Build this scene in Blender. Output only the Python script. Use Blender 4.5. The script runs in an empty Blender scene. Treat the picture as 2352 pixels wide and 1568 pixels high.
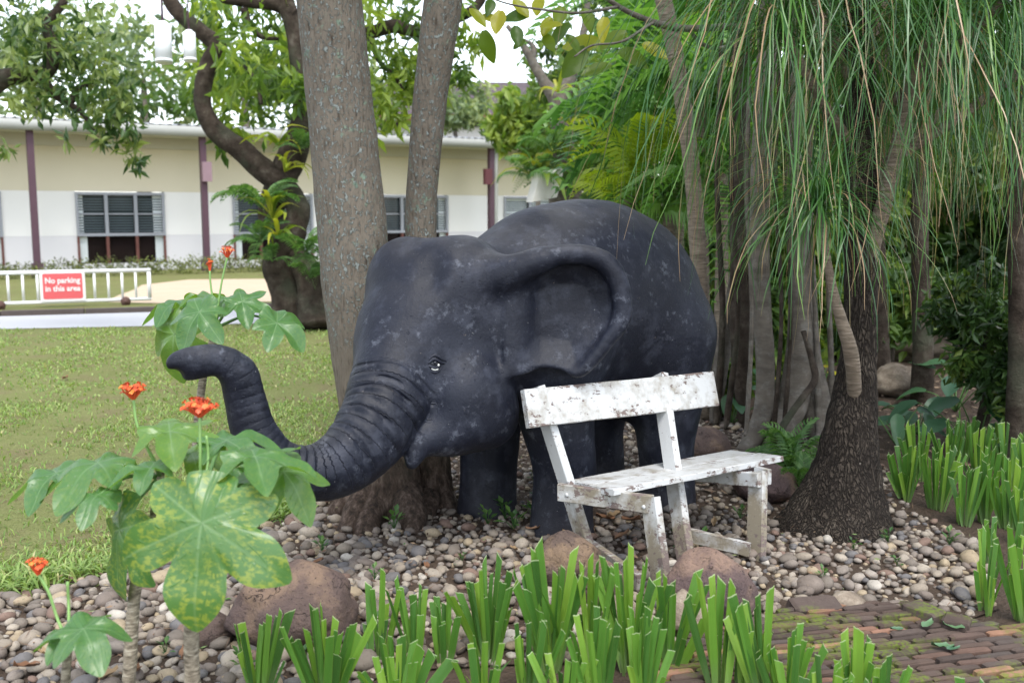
import bpy, bmesh, math, random
import numpy as np
from math import radians, sin, cos, pi, atan2, sqrt, tan
from mathutils import Vector, Matrix, noise as mnoise
SC = bpy.context.scene
COL = SC.collection
# ---------------------------------------------------------------- camera
CAMZ, PITCH, LENS = 1.63, radians(7.3), 35.0
cam = bpy.data.cameras.new('camera'); camo = bpy.data.objects.new('camera', cam); COL.objects.link(camo)
cam.lens = LENS; cam.sensor_width = 36; cam.clip_start = .05; cam.clip_end = 900
camo.location = (0, 0, CAMZ); camo.rotation_euler = (radians(90) - PITCH, 0, 0)
cam.dof.use_dof = True; cam.dof.focus_distance = 4.55; cam.dof.aperture_fstop = 3.0
SC.camera = camo
# ---------------------------------------------------------------- sky and sun (bright overcast)
W = bpy.data.worlds.new('World'); SC.world = W; W.use_nodes = True
wt = W.node_tree; bg = wt.nodes['Background']
sky = wt.nodes.new('ShaderNodeTexSky'); sky.sky_type = 'NISHITA'; sky.sun_disc = False
SUN_EL, SUN_AZ = radians(64), radians(165)          # azimuth clockwise from +Y (the view direction)
sky.sun_elevation = SUN_EL; sky.sun_rotation = SUN_AZ
hs = wt.nodes.new('ShaderNodeHueSaturation'); hs.inputs['Saturation'].default_value = .42
hs.inputs['Value'].default_value = 1.0
wt.links.new(sky.outputs[0], hs.inputs['Color']); wt.links.new(hs.outputs[0], bg.inputs[0])
bg.inputs[1].default_value = .15
sl = bpy.data.lights.new('sun', 'SUN'); so = bpy.data.objects.new('sun', sl); COL.objects.link(so)
sl.energy = 1.0; sl.angle = radians(26); sl.color = (1, .965, .90)
sd = Vector((sin(SUN_AZ) * cos(SUN_EL), cos(SUN_AZ) * cos(SUN_EL), sin(SUN_EL)))
so.rotation_euler = (-sd).to_track_quat('-Z', 'Y').to_euler()
SC.view_settings.view_transform = 'Standard'; SC.view_settings.look = 'None'
SC.view_settings.exposure = 1.7; SC.view_settings.gamma = 1; SC.view_settings.use_curve_mapping = False
try:
    SC.cycles.max_bounces = 7; SC.cycles.diffuse_bounces = 4; SC.cycles.transparent_max_bounces = 6
    SC.cycles.use_denoising = True; SC.cycles.sample_clamp_indirect = 8
except Exception:
    pass
# ---------------------------------------------------------------- measuring helpers (photo pixels, 2352 wide -> metres)
F = LENS / 36 * 2352
cp, sp = cos(PITCH), sin(PITCH)
def at(px, py, d):
    u, v = (px - 1176) / F, (784 - py) / F
    return Vector((u * d, d * (cp + v * sp), CAMZ + d * (-sp + v * cp)))
def gr(px, py, z=0.0):
    u, v = (px - 1176) / F, (784 - py) / F
    t = (z - CAMZ) / (-sp + v * cp)
    return Vector((u * t, t * (cp + v * sp), z))
def dep(P): return P[1] * cp - (P[2] - CAMZ) * sp
def zfor(P, py):
    v = (784 - py) / F
    return CAMZ + (v * P[1] * cp - P[1] * sp) / (cp + v * sp)
def px(P):
    d = dep(P); return 1176 + P[0] / d * F
# ---------------------------------------------------------------- object helpers
def tag(o, label=None, cat=None, group=None, kind=None):
    if label: o['label'] = label
    if cat: o['category'] = cat
    if group: o['group'] = group
    if kind: o['kind'] = kind
    return o
def thing(name, label, cat, loc, group=None):
    o = bpy.data.objects.new(name, None); COL.objects.link(o); o.location = loc
    o.empty_display_size = .1
    return tag(o, label, cat, group)
def inv(p):
    if p is None: return Matrix.Identity(4)
    if p.type != 'EMPTY': return p.matrix_basis.inverted()
    return Matrix.Translation(-Vector(p.location))
def obj(name, me, mat=None, parent=None, mw=None, smooth=True):
    o = bpy.data.objects.new(name, me); COL.objects.link(o)
    if mat is not None and not me.materials: me.materials.append(mat)
    if parent is not None:
        o.parent = parent; o.matrix_parent_inverse = inv(parent)
    if mw is not None: o.matrix_basis = mw
    return o
def npmesh(name, V, Fc, tint=None, smooth=True, extra=None):
    """V (n,3), Fc (m,3|4) ints or list of arrays; tint per vertex"""
    me = bpy.data.meshes.new(name)
    V = np.asarray(V, np.float32)
    fs = Fc if isinstance(Fc, list) else [Fc]
    fs = [np.asarray(f, np.int32) for f in fs if len(f)]
    nl = sum(f.size for f in fs); nf = sum(len(f) for f in fs)
    me.vertices.add(len(V)); me.vertices.foreach_set('co', V.ravel())
    me.loops.add(nl); me.loops.foreach_set('vertex_index', np.concatenate([f.ravel() for f in fs]))
    me.polygons.add(nf)
    tot = np.concatenate([np.full(len(f), f.shape[1], np.int32) for f in fs])
    st = np.concatenate([[0], np.cumsum(tot)[:-1]]).astype(np.int32)
    me.polygons.foreach_set('loop_start', st); me.polygons.foreach_set('loop_total', tot)
    me.polygons.foreach_set('use_smooth', np.full(nf, smooth, bool))
    me.update(calc_edges=True)
    if tint is not None:
        a = me.attributes.new('tint', 'FLOAT', 'POINT'); a.data.foreach_set('value', np.asarray(tint, np.float32))
    if extra:
        for k, v in extra.items():
            a = me.attributes.new(k, 'FLOAT', 'POINT'); a.data.foreach_set('value', np.asarray(v, np.float32))
    return me
class MB:
    """collects pieces of one mesh"""
    def __init__(s): s.V, s.F4, s.F3, s.T, s.n = [], [], [], [], 0
    def add(s, V, Fc, t=0.5):
        V = np.asarray(V, float); Fc = np.asarray(Fc, int)
        s.V.append(V); (s.F4 if Fc.shape[1] == 4 else s.F3).append(Fc + s.n)
        s.T.append(np.full(len(V), t) if np.isscalar(t) else np.asarray(t)); s.n += len(V)
    def mesh(s, name, smooth=True):
        fs = []
        if s.F4: fs.append(np.concatenate(s.F4))
        if s.F3: fs.append(np.concatenate(s.F3))
        return npmesh(name, np.concatenate(s.V), fs, np.concatenate(s.T), smooth)
    def box(s, c, ax, t=.5):
        """c centre, ax = three half-axis vectors"""
        c = np.array(c, float); a = [np.array(x, float) for x in ax]
        V = [c + i * a[0] + j * a[1] + k * a[2] for i in (-1, 1) for j in (-1, 1) for k in (-1, 1)]
        s.add(V, [(0, 1, 3, 2), (4, 6, 7, 5), (0, 4, 5, 1), (2, 3, 7, 6), (0, 2, 6, 4), (1, 5, 7, 3)], t)
def cr(P, n):
    """Catmull-Rom resample of rows P into n points"""
    P = np.asarray(P, float); Q = np.vstack([2 * P[0] - P[1], P, 2 * P[-1] - P[-2]])
    out = []
    for t in np.linspace(0, len(P) - 1 - 1e-6, n):
        i = int(t); f = t - i; a, b, c, d = Q[i], Q[i + 1], Q[i + 2], Q[i + 3]
        out.append(.5 * (2 * b + (c - a) * f + (2 * a - 5 * b + 4 * c - d) * f * f + (3 * b - a - 3 * c + d) * f ** 3))
    return np.array(out)
def tube(P, R, seg=10, n=None, rough=0., rs=0., freq=4., seed=0, cap=True, flare=None):
    """swept tube through points P with radii R; rough = relative lumpiness"""
    P = np.array([tuple(p) for p in P], float); R = np.asarray(R, float)
    if n:
        q = cr(np.column_stack([P, R]), n); P, R = q[:, :3], np.maximum(q[:, 3], 1e-4)
    m = len(P); T = np.gradient(P, axis=0); T /= np.linalg.norm(T, axis=1)[:, None] + 1e-12
    nrm = np.cross(T[0], (0, 1, 0.01)); nrm /= np.linalg.norm(nrm)
    V = []; A = np.linspace(0, 2 * pi, seg, endpoint=False)
    for i in range(m):
        nrm = nrm - T[i] * nrm.dot(T[i]); nrm /= np.linalg.norm(nrm); b = np.cross(T[i], nrm)
        for a in A:
            r = R[i]; d = nrm * cos(a) + b * sin(a)
            if rough:
                p = P[i] + d * R[i]
                r *= 1 + rough * (mnoise.noise(Vector(p * freq) + Vector((seed, seed * 2.1, 0))) + .5 * mnoise.noise(Vector(p * freq * 2.7) + Vector((0, seed, 3))))
            if flare is not None: r *= flare(i / (m - 1), atan2(d[1], d[0]))
            V.append(P[i] + d * r)
    V = np.array(V); Fq = []
    for i in range(m - 1):
        for k in range(seg):
            k2 = (k + 1) % seg
            Fq.append((i * seg + k, i * seg + k2, (i + 1) * seg + k2, (i + 1) * seg + k))
    return V, np.array(Fq)
def tube_me(name, P, R, **kw):
    V, Fq = tube(P, R, **kw); seg = kw.get('seg', 10)
    fs = [Fq]; n = len(V)
    V = np.vstack([V, V[:seg].mean(0), V[-seg:].mean(0)])
    caps = [(n, (k + 1) % seg, k) for k in range(seg)] + [(n + 1, n - seg + k, n - seg + (k + 1) % seg) for k in range(seg)]
    return npmesh(name, V, [Fq, np.array(caps)], np.full(len(V), .5))
def pxpath(L):
    """rows (px, py, depth, radius px) -> points, radii in metres"""
    return [at(a, b, c) for a, b, c, r in L], [r / F * c for a, b, c, r in L]
_ico = {}
def ico(sub):
    if sub not in _ico:
        bm = bmesh.new(); bmesh.ops.create_icosphere(bm, subdivisions=sub, radius=1)
        _ico[sub] = (np.array([v.co[:] for v in bm.verts]), np.array([[v.index for v in f.verts] for f in bm.faces])); bm.free()
    return _ico[sub]
def rock(sub, seed, amp, freq, scale, flat=0., ridge=0.):
    V, Fc = ico(sub); V = V.copy(); o = Vector((seed * 7.13, seed * 3.7, seed * 1.9)); out = []
    for v in V:
        p = Vector(v); r = 1 + amp * mnoise.noise(p * freq + o) + amp * .45 * mnoise.noise(p * freq * 2.3 + o)
        if ridge: r += ridge * mnoise.noise(p * freq * 6 + o)
        if flat:
            w = p * r
            for d in (Vector((.6, .2, .77)), Vector((-.7, .4, .3)), Vector((.1, -.8, .5)), Vector((.7, -.5, .1))):
                d2 = d.normalized(); e = w.dot(d2) - (1 - flat)
                if e > 0: w = w - d2 * e * .8
            out.append(w)
        else: out.append(p * r)
    return np.array([tuple(w) for w in out]) * np.array(scale), Fc
def rotz(V, a):
    c, s = cos(a), sin(a); return np.column_stack([V[:, 0] * c - V[:, 1] * s, V[:, 0] * s + V[:, 1] * c, V[:, 2]])
def inpoly(x, y, P):
    r = False; j = len(P) - 1
    for i in range(len(P)):
        if (P[i][1] > y) != (P[j][1] > y) and x < (P[j][0] - P[i][0]) * (y - P[i][1]) / (P[j][1] - P[i][1]) + P[i][0]: r = not r
        j = i
    return r
def frame(pos, zdir, ydir):
    """matrix whose local Z is zdir and local Y is as near ydir as possible"""
    z = Vector(zdir).normalized(); y = Vector(ydir); y = (y - z * y.dot(z)).normalized(); x = y.cross(z)
    m = Matrix((x, y, z)).transposed().to_4x4(); m.translation = pos; return m
# ---------------------------------------------------------------- material helpers
def N(nt, t, ins=None, **at_):
    n = nt.nodes.new(t)
    for k, v in at_.items(): setattr(n, k, v)
    for k, v in (ins or {}).items():
        if isinstance(v, bpy.types.NodeSocket): nt.links.new(v, n.inputs[k])
        elif v is not None: n.inputs[k].default_value = v
    return n
def c4(c): return (*c, 1) if len(c) == 3 else c
def newmat(name):
    m = bpy.data.materials.new(name); m.use_nodes = True; nt = m.node_tree
    return m, nt, nt.nodes['Principled BSDF']
def co(nt, which='Object', scale=(1, 1, 1), rot=(0, 0, 0)):
    t = N(nt, 'ShaderNodeTexCoord')
    return N(nt, 'ShaderNodeMapping', {'Vector': t.outputs[which], 'Scale': scale, 'Rotation': rot}).outputs[0]
def wpos(nt, scale=(1, 1, 1), rot=(0, 0, 0)):
    g = N(nt, 'ShaderNodeNewGeometry')
    return N(nt, 'ShaderNodeMapping', {'Vector': g.outputs['Position'], 'Scale': scale, 'Rotation': rot}).outputs[0]
def noise(nt, vec, scale, detail=4, rough=.55, dist=0.):
    return N(nt, 'ShaderNodeTexNoise', {'Vector': vec, 'Scale': scale, 'Detail': detail, 'Roughness': rough, 'Distortion': dist}).outputs[0]
def ramp(nt, fac, stops, interp='LINEAR'):
    n = N(nt, 'ShaderNodeValToRGB', {'Fac': fac}); r = n.color_ramp; r.interpolation = interp
    while len(r.elements) < len(stops): r.elements.new(.5)
    for e, (p, c) in zip(r.elements, stops):
        e.position = p; e.color = c4(c) if not np.isscalar(c) else (c, c, c, 1)
    return n.outputs[0]
def mix(nt, f, a, b, blend='MIX'):
    n = nt.nodes.new('ShaderNodeMix'); n.data_type = 'RGBA'; n.blend_type = blend
    for i, v in ((0, f), (6, a), (7, b)):
        if isinstance(v, bpy.types.NodeSocket): nt.links.new(v, n.inputs[i])
        else: n.inputs[i].default_value = v if np.isscalar(v) else c4(v)
    return n.outputs[2]
def mth(nt, op, a, b=0., c=None):
    n = nt.nodes.new('ShaderNodeMath'); n.operation = op
    for i, v in enumerate((a, b) if c is None else (a, b, c)):
        if isinstance(v, bpy.types.NodeSocket): nt.links.new(v, n.inputs[i])
        else: n.inputs[i].default_value = v
    return n.outputs[0]
def bump(nt, h, strength=.5, dist=.02, normal=None):
    return N(nt, 'ShaderNodeBump', {'Height': h, 'Strength': strength, 'Distance': dist, 'Normal': normal}).outputs[0]
def att(nt, name): return N(nt, 'ShaderNodeAttribute', attribute_name=name).outputs['Fac']
def orand(nt): return N(nt, 'ShaderNodeObjectInfo').outputs['Random']
def setp(b, nt, **kw):
    for k, v in kw.items():
        k = {'color': 'Base Color', 'rough': 'Roughness', 'normal': 'Normal', 'spec': 'Specular IOR Level', 'metal': 'Metallic'}[k]
        if isinstance(v, bpy.types.NodeSocket): nt.links.new(v, b.inputs[k])
        else: b.inputs[k].default_value = c4(v) if k == 'Base Color' else v
def plain(name, c, rough=.6, var=.12, scale=8., spec=.3, bmp=0.):
    m, nt, b = newmat(name); p = wpos(nt); n = noise(nt, p, scale, 5)
    col = mix(nt, n, tuple(x * (1 - var) for x in c), tuple(min(1, x * (1 + var)) for x in c))
    setp(b, nt, color=col, rough=rough, spec=spec)
    if bmp: setp(b, nt, normal=bump(nt, noise(nt, p, scale * 6, 4), bmp, .01))
    return m
def leafmat(name, stops, trans=.35, rough=.42, spec=.4, orv=.0, tcol=(1.5, 1.5, .7), nscale=0., tip=None):
    """foliage: colour picked per leaf by the 'tint' attribute (plus the object's random number), part of the light passes through"""
    m, nt, b = newmat(name); t = att(nt, 'tint')
    if orv: t = mth(nt, 'FRACT', mth(nt, 'ADD', t, mth(nt, 'MULTIPLY', orand(nt), orv)))
    col = ramp(nt, t, stops)
    if nscale:
        col = mix(nt, mth(nt, 'MULTIPLY', noise(nt, wpos(nt), nscale, 3), .5), col, tuple(.6 * x for x in stops[0][1]))
    if tip: col = mix(nt, att(nt, 'dry'), col, tip)
    setp(b, nt, color=col, rough=rough, spec=spec)
    tr = N(nt, 'ShaderNodeBsdfTranslucent', {'Color': mix(nt, 1., col, tcol, 'MULTIPLY')})
    ms = N(nt, 'ShaderNodeMixShader', {0: trans, 1: b.outputs[0], 2: tr.outputs[0]})
    nt.links.new(ms.outputs[0], nt.nodes['Material Output'].inputs[0])
    return m
# ================================================================ THE GROUND
def sheet(name, poly, z, mat, lab=None, sub=1.2, wav=0.):
    P = []
    n = len(poly)
    for i in range(n):
        a, b = Vector(poly[i]), Vector(poly[(i + 1) % n]); k = max(1, int((b - a).length / sub))
        for j in range(k):
            p = a.lerp(b, j / k)
            if wav: p += Vector((mnoise.noise(p * 2.1) * wav, mnoise.noise(p * 2.1 + Vector((9, 1, 4))) * wav, 0))
            P.append((p.x, p.y, z))
    bm = bmesh.new(); f = bm.faces.new([bm.verts.new(p) for p in P])
    if f.normal.z < 0: f.normal_flip()
    bmesh.ops.triangulate(bm, faces=bm.faces[:]); bm.normal_update()
    for f in bm.faces:
        if f.normal.z < 0: f.normal_flip()
    me = bpy.data.meshes.new(name); bm.to_mesh(me); bm.free()
    o = obj(name, me, mat); return tag(o, lab, kind='structure')
# soil
m_soil, nt, b = newmat('soil'); p = wpos(nt)
n1 = noise(nt, p, 2.2, 6); n2 = noise(nt, p, 38, 5)
setp(b, nt, color=mix(nt, n2, ramp(nt, n1, [(.3, (.035, .024, .017)), (.7, (.075, .052, .036))]), (.09, .066, .05)), rough=.95, spec=.15,
     normal=bump(nt, n2, 1., .03))
S = 400
me = bpy.data.meshes.new('ground'); me.from_pydata([(-S, -20, 0), (S, -20, 0), (S, S, 0), (-S, S, 0)], [], [(0, 1, 2, 3)])
tag(obj('ground', me, m_soil), 'dark garden soil under everything', kind='structure')
# lawn
m_lawn, nt, b = newmat('lawn_turf'); p = wpos(nt)
n1 = noise(nt, p, .9, 5); n2 = noise(nt, p, 9, 5); n3 = noise(nt, p, 60, 3)
c = mix(nt, n2, ramp(nt, n1, [(.35, (.15, .175, .05)), (.62, (.23, .245, .09))]), (.27, .26, .12))
c = mix(nt, ramp(nt, noise(nt, p, 2.6, 6), [(.50, 0.), (.66, .8)]), c, (.24, .18, .11))
setp(b, nt, color=mix(nt, mth(nt, 'MULTIPLY', n3, .7), c, (.09, .12, .03)), rough=.95, spec=.1, normal=bump(nt, n3, 1., .03))
LAWN_EDGE = [gr(a, b_) for a, b_ in [(-420, 1400), (-150, 1382), (0, 1362), (80, 1352), (150, 1335), (260, 1318), (330, 1300), (400, 1282), (480, 1250), (540, 1232), (600, 1205),
             (690, 1178), (760, 1130), (850, 1080), (1000, 1010), (1130, 985), (1200, 950), (1300, 890), (1350, 850), (1420, 800)]]
ROAD_N = [gr(-500, 768), gr(0, 757), gr(400, 749), gr(760, 739), gr(1100, 729), gr(1500, 718)]
ROAD_F = [gr(-500, 738), gr(0, 728), gr(380, 717), gr(760, 706), gr(1100, 697), gr(1500, 687)]
lawn_poly = [(v.x, v.y, 0) for v in LAWN_EDGE] + [(v.x, v.y, 0) for v in reversed(ROAD_N)]
sheet('lawn', lawn_poly, .006, m_lawn, 'mown lawn on the left', .5, .05)
m_road = plain('pale_concrete', (.44, .44, .45), .8, .07, 3)
sheet('road', [(v.x, v.y, 0) for v in ROAD_N] + [(v.x, v.y, 0) for v in reversed(ROAD_F)], .012, m_road, 'pale concrete driveway behind the lawn', 3)
# far lawn and the sandy patch
far_poly = [(v.x, v.y, 0) for v in ROAD_F] + [(14, 46, 0), (-30, 46, 0)]
sheet('far_lawn', far_poly, .008, m_lawn, 'lawn beyond the driveway', 3)
m_sand, nt, b = newmat('sandy_soil'); p = wpos(nt)
setp(b, nt, color=mix(nt, noise(nt, p, 1.5, 5), (.52, .42, .31), (.44, .34, .24)), rough=.95, spec=.1)
sheet('sandy_path', [gr(250, 695), gr(420, 699), gr(760, 692), gr(1200, 680), gr(1200, 640), gr(760, 640), gr(430, 643), gr(330, 655)], .014, m_sand, 'bare sandy strip beyond the driveway', 1.5, .3)
# kerb of separate stones
m_kerb = plain('mossy_kerb', (.085, .068, .06), .9, .4, 4)
kerb = thing('kerb', 'low dark kerb along the far side of the driveway', None, ROAD_F[0]); tag(kerb, kind='structure'); 
def kerb_run():
    ln = [Vector((v.x, v.y, 0)) for v in ROAD_F]; base = None
    k = 0
    for a, b_ in zip(ln[:-1], ln[1:]):
        d = (b_ - a); L = d.length; d.normalize(); nn = Vector((-d.y, d.x, 0)); q = int(L / 1.0)
        for i in range(q):
            c_ = a + d * (L * (i + .5) / q)
            if not -12 < c_.x < 5: continue
            mb = MB(); mb.box((0, 0, .035), ((L / q * .492, 0, 0), (0, .09, 0), (0, 0, .05 + .008 * sin(k * 2.3))))
            obj('kerb_stone', mb.mesh('kerb_stone', False), m_kerb, kerb, Matrix.Translation(c_ + nn * .1) @ Matrix.Rotation(atan2(d.y, d.x) + .012 * sin(k * 5.1), 4, 'Z')); k += 1
kerb_run()
# ================================================================ THE LONG LOW BUILDING
A0, A1 = gr(0, 1).copy(), None
def onray(px_, d): v = at(px_, 620, d); return Vector((v.x, v.y, 0))
WA, WB = onray(0, 27.0), onray(1250, 36.2)
tdir = (WB - WA).normalized(); ndir = Vector((tdir.y, -tdir.x, 0))        # ndir points to the camera side
def fac(px_, py_, off=0.):
    """photo pixel -> (s along the facade, z) on the plane standing off metres before the wall"""
    u, v = (px_ - 1176) / F, (784 - py_) / F
    r = Vector((u, cp + v * sp, -sp + v * cp)); o = WA + ndir * off
    t = ndir.dot(o - Vector((0, 0, 0))) / ndir.dot(Vector((r.x, r.y, 0)))
    q = r * t; return (q - o).dot(tdir) if False else Vector((q.x - o.x, q.y - o.y, 0)).dot(tdir), CAMZ + q.z
def fp(s, z, off=0.): return WA + tdir * s + ndir * off + Vector((0, 0, z))
bld = thing('building', 'long low cream building with purple posts and a grey metal roof behind the driveway', 'building', WA)
def fbox(name, s0, s1, z0, z1, o0, o1, mat, parent=bld, t=.5):
    mb = MB(); mb.box(fp((s0 + s1) / 2, (z0 + z1) / 2, (o0 + o1) / 2), (tdir * (s1 - s0) / 2, ndir * (o1 - o0) / 2, Vector((0, 0, (z1 - z0) / 2))), t)
    return obj(name, mb.mesh(name, False), mat, parent)
m_cream = plain('cream_plaster', (.66, .60, .46), .85, .05, 1.2, .2)
m_white = plain('white_plaster', (.80, .78, .75), .85, .04, 1.0, .2)
m_lilac = plain('pale_grey_plaster', (.66, .64, .65), .85, .05, 1.0, .2)
m_post = plain('purple_brown_paint', (.085, .045, .06), .5, .15, 4)
m_gut = plain('gutter_metal', (.33, .335, .31), .5, .12, 3)
m_soff = plain('soffit_board', (.55, .53, .46), .8, .06, 2)
m_alu = plain('aluminium', (.30, .31, .34), .4, .08, 4, .5)
m_redwood = plain('red_brown_frame', (.14, .055, .045), .5, .1, 4)
m_curtain = plain('white_curtain', (.62, .66, .66), .9, .1, 9)
SL, SR = -9.0, fac(1480, 500)[0]
EAVE = 1.5
z_mid = fac(0, 437)[1]; z_low = fac(0, 543)[1]; z_top = fac(0, 318)[1] + .1
z_gb = fac(0, 297, EAVE)[1]; z_gt = fac(0, 272, EAVE)[1]
fbox('upper_wall', SL, SR, z_mid + .002, z_top, -.3, .0, m_cream)
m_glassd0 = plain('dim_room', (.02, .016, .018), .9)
# the white band is pierced by the windows: built in pieces between them
wins = [(-190, 4), (175, 378), (535, 718), (868, 1028), (1157, 1330)]
ws = [(fac(a, 500)[0], fac(b_, 500)[0]) for a, b_ in wins]
z_w1 = z_mid - .03; z_w0 = fac(175, 606)[1]
edges = [SL] + [x for w_ in ws for x in w_] + [SR]
for i in range(0, len(edges), 2):
    a, b_ = edges[i], edges[i + 1]
    fbox('white_wall', a, b_, z_low, z_mid, -.3, .002, m_white)
    fbox('lower_wall', a, b_, 0, z_low - .002, -.3, .0, m_lilac)
for a, b_ in ws: fbox('sill_wall', a + .001, b_ - .001, 0, z_w0 - .01, -.3, -.01, m_lilac)
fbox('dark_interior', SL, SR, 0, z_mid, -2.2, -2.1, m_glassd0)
m_glass, nt, b = newmat('dark_window_glass'); p = wpos(nt, (1, 1, 14))
setp(b, nt, color=mix(nt, noise(nt, p, 2, 2), (.012, .018, .02), (.035, .048, .052)), rough=.12, spec=.5)
m_glassd, nt, b = newmat('clear_window_glass'); p = wpos(nt)
setp(b, nt, color=mix(nt, noise(nt, p, 1.4, 3), (.004, .003, .004), (.018, .011, .011)), rough=.1, spec=.25)
m_blind = plain('blind_slat', (.075, .095, .105), .7, .1, 3)
for wi, (a, b_) in enumerate(ws):
    zt, zl, zb = z_w1, z_low + .0, z_w0; w_ = b_ - a
    fr = MB()
    for s in (a + .03, b_ - .03): fr.box(fp(s, (zt + zl) / 2, .012), (tdir * .035, ndir * .05, Vector((0, 0, (zt - zl) / 2))))
    for z in (zt - .03, zl + .02): fr.box(fp((a + b_) / 2, z, .016), (tdir * w_ / 2, ndir * .05, Vector((0, 0, .04))))
    frame_ = obj('window', fr.mesh('window', False), m_alu, bld)
    for k in (1, 2):
        fbox('mullion', a + w_ * k / 3 - .045, a + w_ * k / 3 + .045, zl + .062, zt - .072, -.04, .05, m_alu, frame_)
        fbox('lower_mullion', a + w_ * k / 3 - .04, a + w_ * k / 3 + .04, zb, zl - .022, -.04, .05, m_redwood, frame_)
    for s in (a + .025, b_ - .025): fbox('door_frame', s - .03, s + .03, zb, zl - .022, -.04, .04, m_redwood, frame_)
    for k in range(3):
        s0, s1 = a + w_ * k / 3 + .05, a + w_ * (k + 1) / 3 - .05
        fbox('pane', s0, s1, zl + .06, zt - .07, -.14, -.11, m_glass if wi < 4 else m_curtain, frame_)
        fbox('lower_pane', s0 - .008, s1 + .008, zb, zl - .022, -.14, -.11, m_glassd, frame_)
        zz = zl + (zt - zl) * .5
        fbox('glazing_bar', s0, s1, zz - .022, zz + .022, -.105, -.05, m_alu, frame_)
        bl = MB(); z = zl + .12
        while z < zt - .12:
            if abs(z - zz) > .06: bl.box(fp((s0 + s1) / 2, z, -.098), (tdir * (s1 - s0) / 2, ndir * .008, Vector((0, 0, .018))))
            z += .075
        tag(obj('blind_slats', bl.mesh('blind_slats', False), m_blind, frame_), kind='stuff')
    for s, sg in ((a + .18, 1), (b_ - .18, -1)):
        mb = MB()
        for q in range(5):
            x0 = s + sg * (q - 2) * .055; mb.box(fp(x0 - sg * .05, (zb + zl) / 2, -.09), (tdir * .03 + Vector((0, 0, 0)), ndir * (.012 + .006 * (q % 2)), Vector((0, 0, (zl - zb) / 2 - .03)) + tdir * -sg * .035 * (4 - q) / 4))
        obj('curtain', mb.mesh('curtain', False), m_curtain, frame_)
        fbox('side_curtain', s - .12 if sg < 0 else s - .13, s + .13 if sg < 0 else s + .02, zl + .07, zt - .08, -.108, -.1, m_curtain, frame_)
# eaves, gutter, roof
fbox('soffit', SL, SR, z_gb + .03, z_gb + .09, .003, EAVE - .01, m_soff)
fbox('eave_beam', SL, SR, z_top - .25, z_gb + .028, .003, .10, m_soff)
gm = MB(); zc = (z_gb + z_gt) / 2; hh = (z_gt - z_gb) / 2
prof = [(-.09, hh), (-.09, -hh * .3), (-.05, -hh), (.05, -hh), (.09, -hh * .2), (.10, hh), (.085, hh), (.07, -hh * .1)]
Vg = []
for s in np.linspace(SL, SR, 30):
    for o_, z_ in prof: Vg.append(fp(s, zc + z_, EAVE + .1 + o_))
k = len(prof); Fg = [(i * k + j, i * k + j + 1, (i + 1) * k + j + 1, (i + 1) * k + j) for i in range(29) for j in range(k - 1)]
gm.add([tuple(v) for v in Vg], Fg); obj('gutter', gm.mesh('gutter'), m_gut, bld)
m_roof, nt, b = newmat('corrugated_metal'); p = wpos(nt)
setp(b, nt, color=mix(nt, noise(nt, p, 1.5, 5), (.24, .25, .27), (.36, .37, .39)), rough=.5, spec=.5)
# corrugated sheets: real waves, one roof part made of sheet strips
Vr = []; ns = int((SR - SL) / .06); depth = 7.5; rise = .62
for i in range(ns + 1):
    s = SL + (SR - SL) * i / ns; w_ = .018 * sin(i * pi / 2)
    Vr += [fp(s, z_gt + .03 + w_, EAVE + .12), fp(s, z_gt + .03 + rise + w_, EAVE - depth)]
Fr = [(2 * i, 2 * i + 1, 2 * i + 3, 2 * i + 2) for i in range(ns)]
mb = MB(); mb.add([tuple(v) for v in Vr], Fr); obj('roof', mb.mesh('roof'), m_roof, bld)
# veranda posts
def vpost(px0, lab=None, boxes=()):
    s, _ = fac(px0, 600, EAVE - .15)
    p_ = fbox('post', s - .085, s + .085, .0, z_gb + .028, EAVE - .24, EAVE - .06, m_post)
    fbox('post_base', s - .14, s + .14, 0, .34, EAVE - .29, EAVE - .01, m_post, p_)
    for s_off, za, zb_, mt in boxes:
        fbox('meter_box', s + s_off - .13, s + s_off + .13, za, zb_, EAVE - .058, EAVE + .10, mt, p_)
    return s
vpost(85); zb0 = fac(470, 417, EAVE)[1]; zb1 = fac(470, 372, EAVE)[1]
m_box = plain('meter_box_paint', (.24, .16, .18), .6, .1, 5)
vpost(475, boxes=[(.05, zb0, zb1, m_box)])
zb0 = fac(1120, 424, EAVE)[1]; zb1 = fac(1120, 388, EAVE)[1]
m_boxd = plain('maroon_box_paint', (.11, .035, .04), .6, .1, 5)
s3 = vpost(1128, boxes=[(-.22, zb0, zb1, m_boxd)]); vpost(-330)
mb = MB(); a_ = fp(s3 + .16, 0, EAVE - .1); v_, f_ = tube([a_, a_ + Vector((0, 0, z_gb))], [.07, .07], 8); mb.add(v_, f_)
obj('downpipe', mb.mesh('downpipe'), m_gut, bld)
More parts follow.
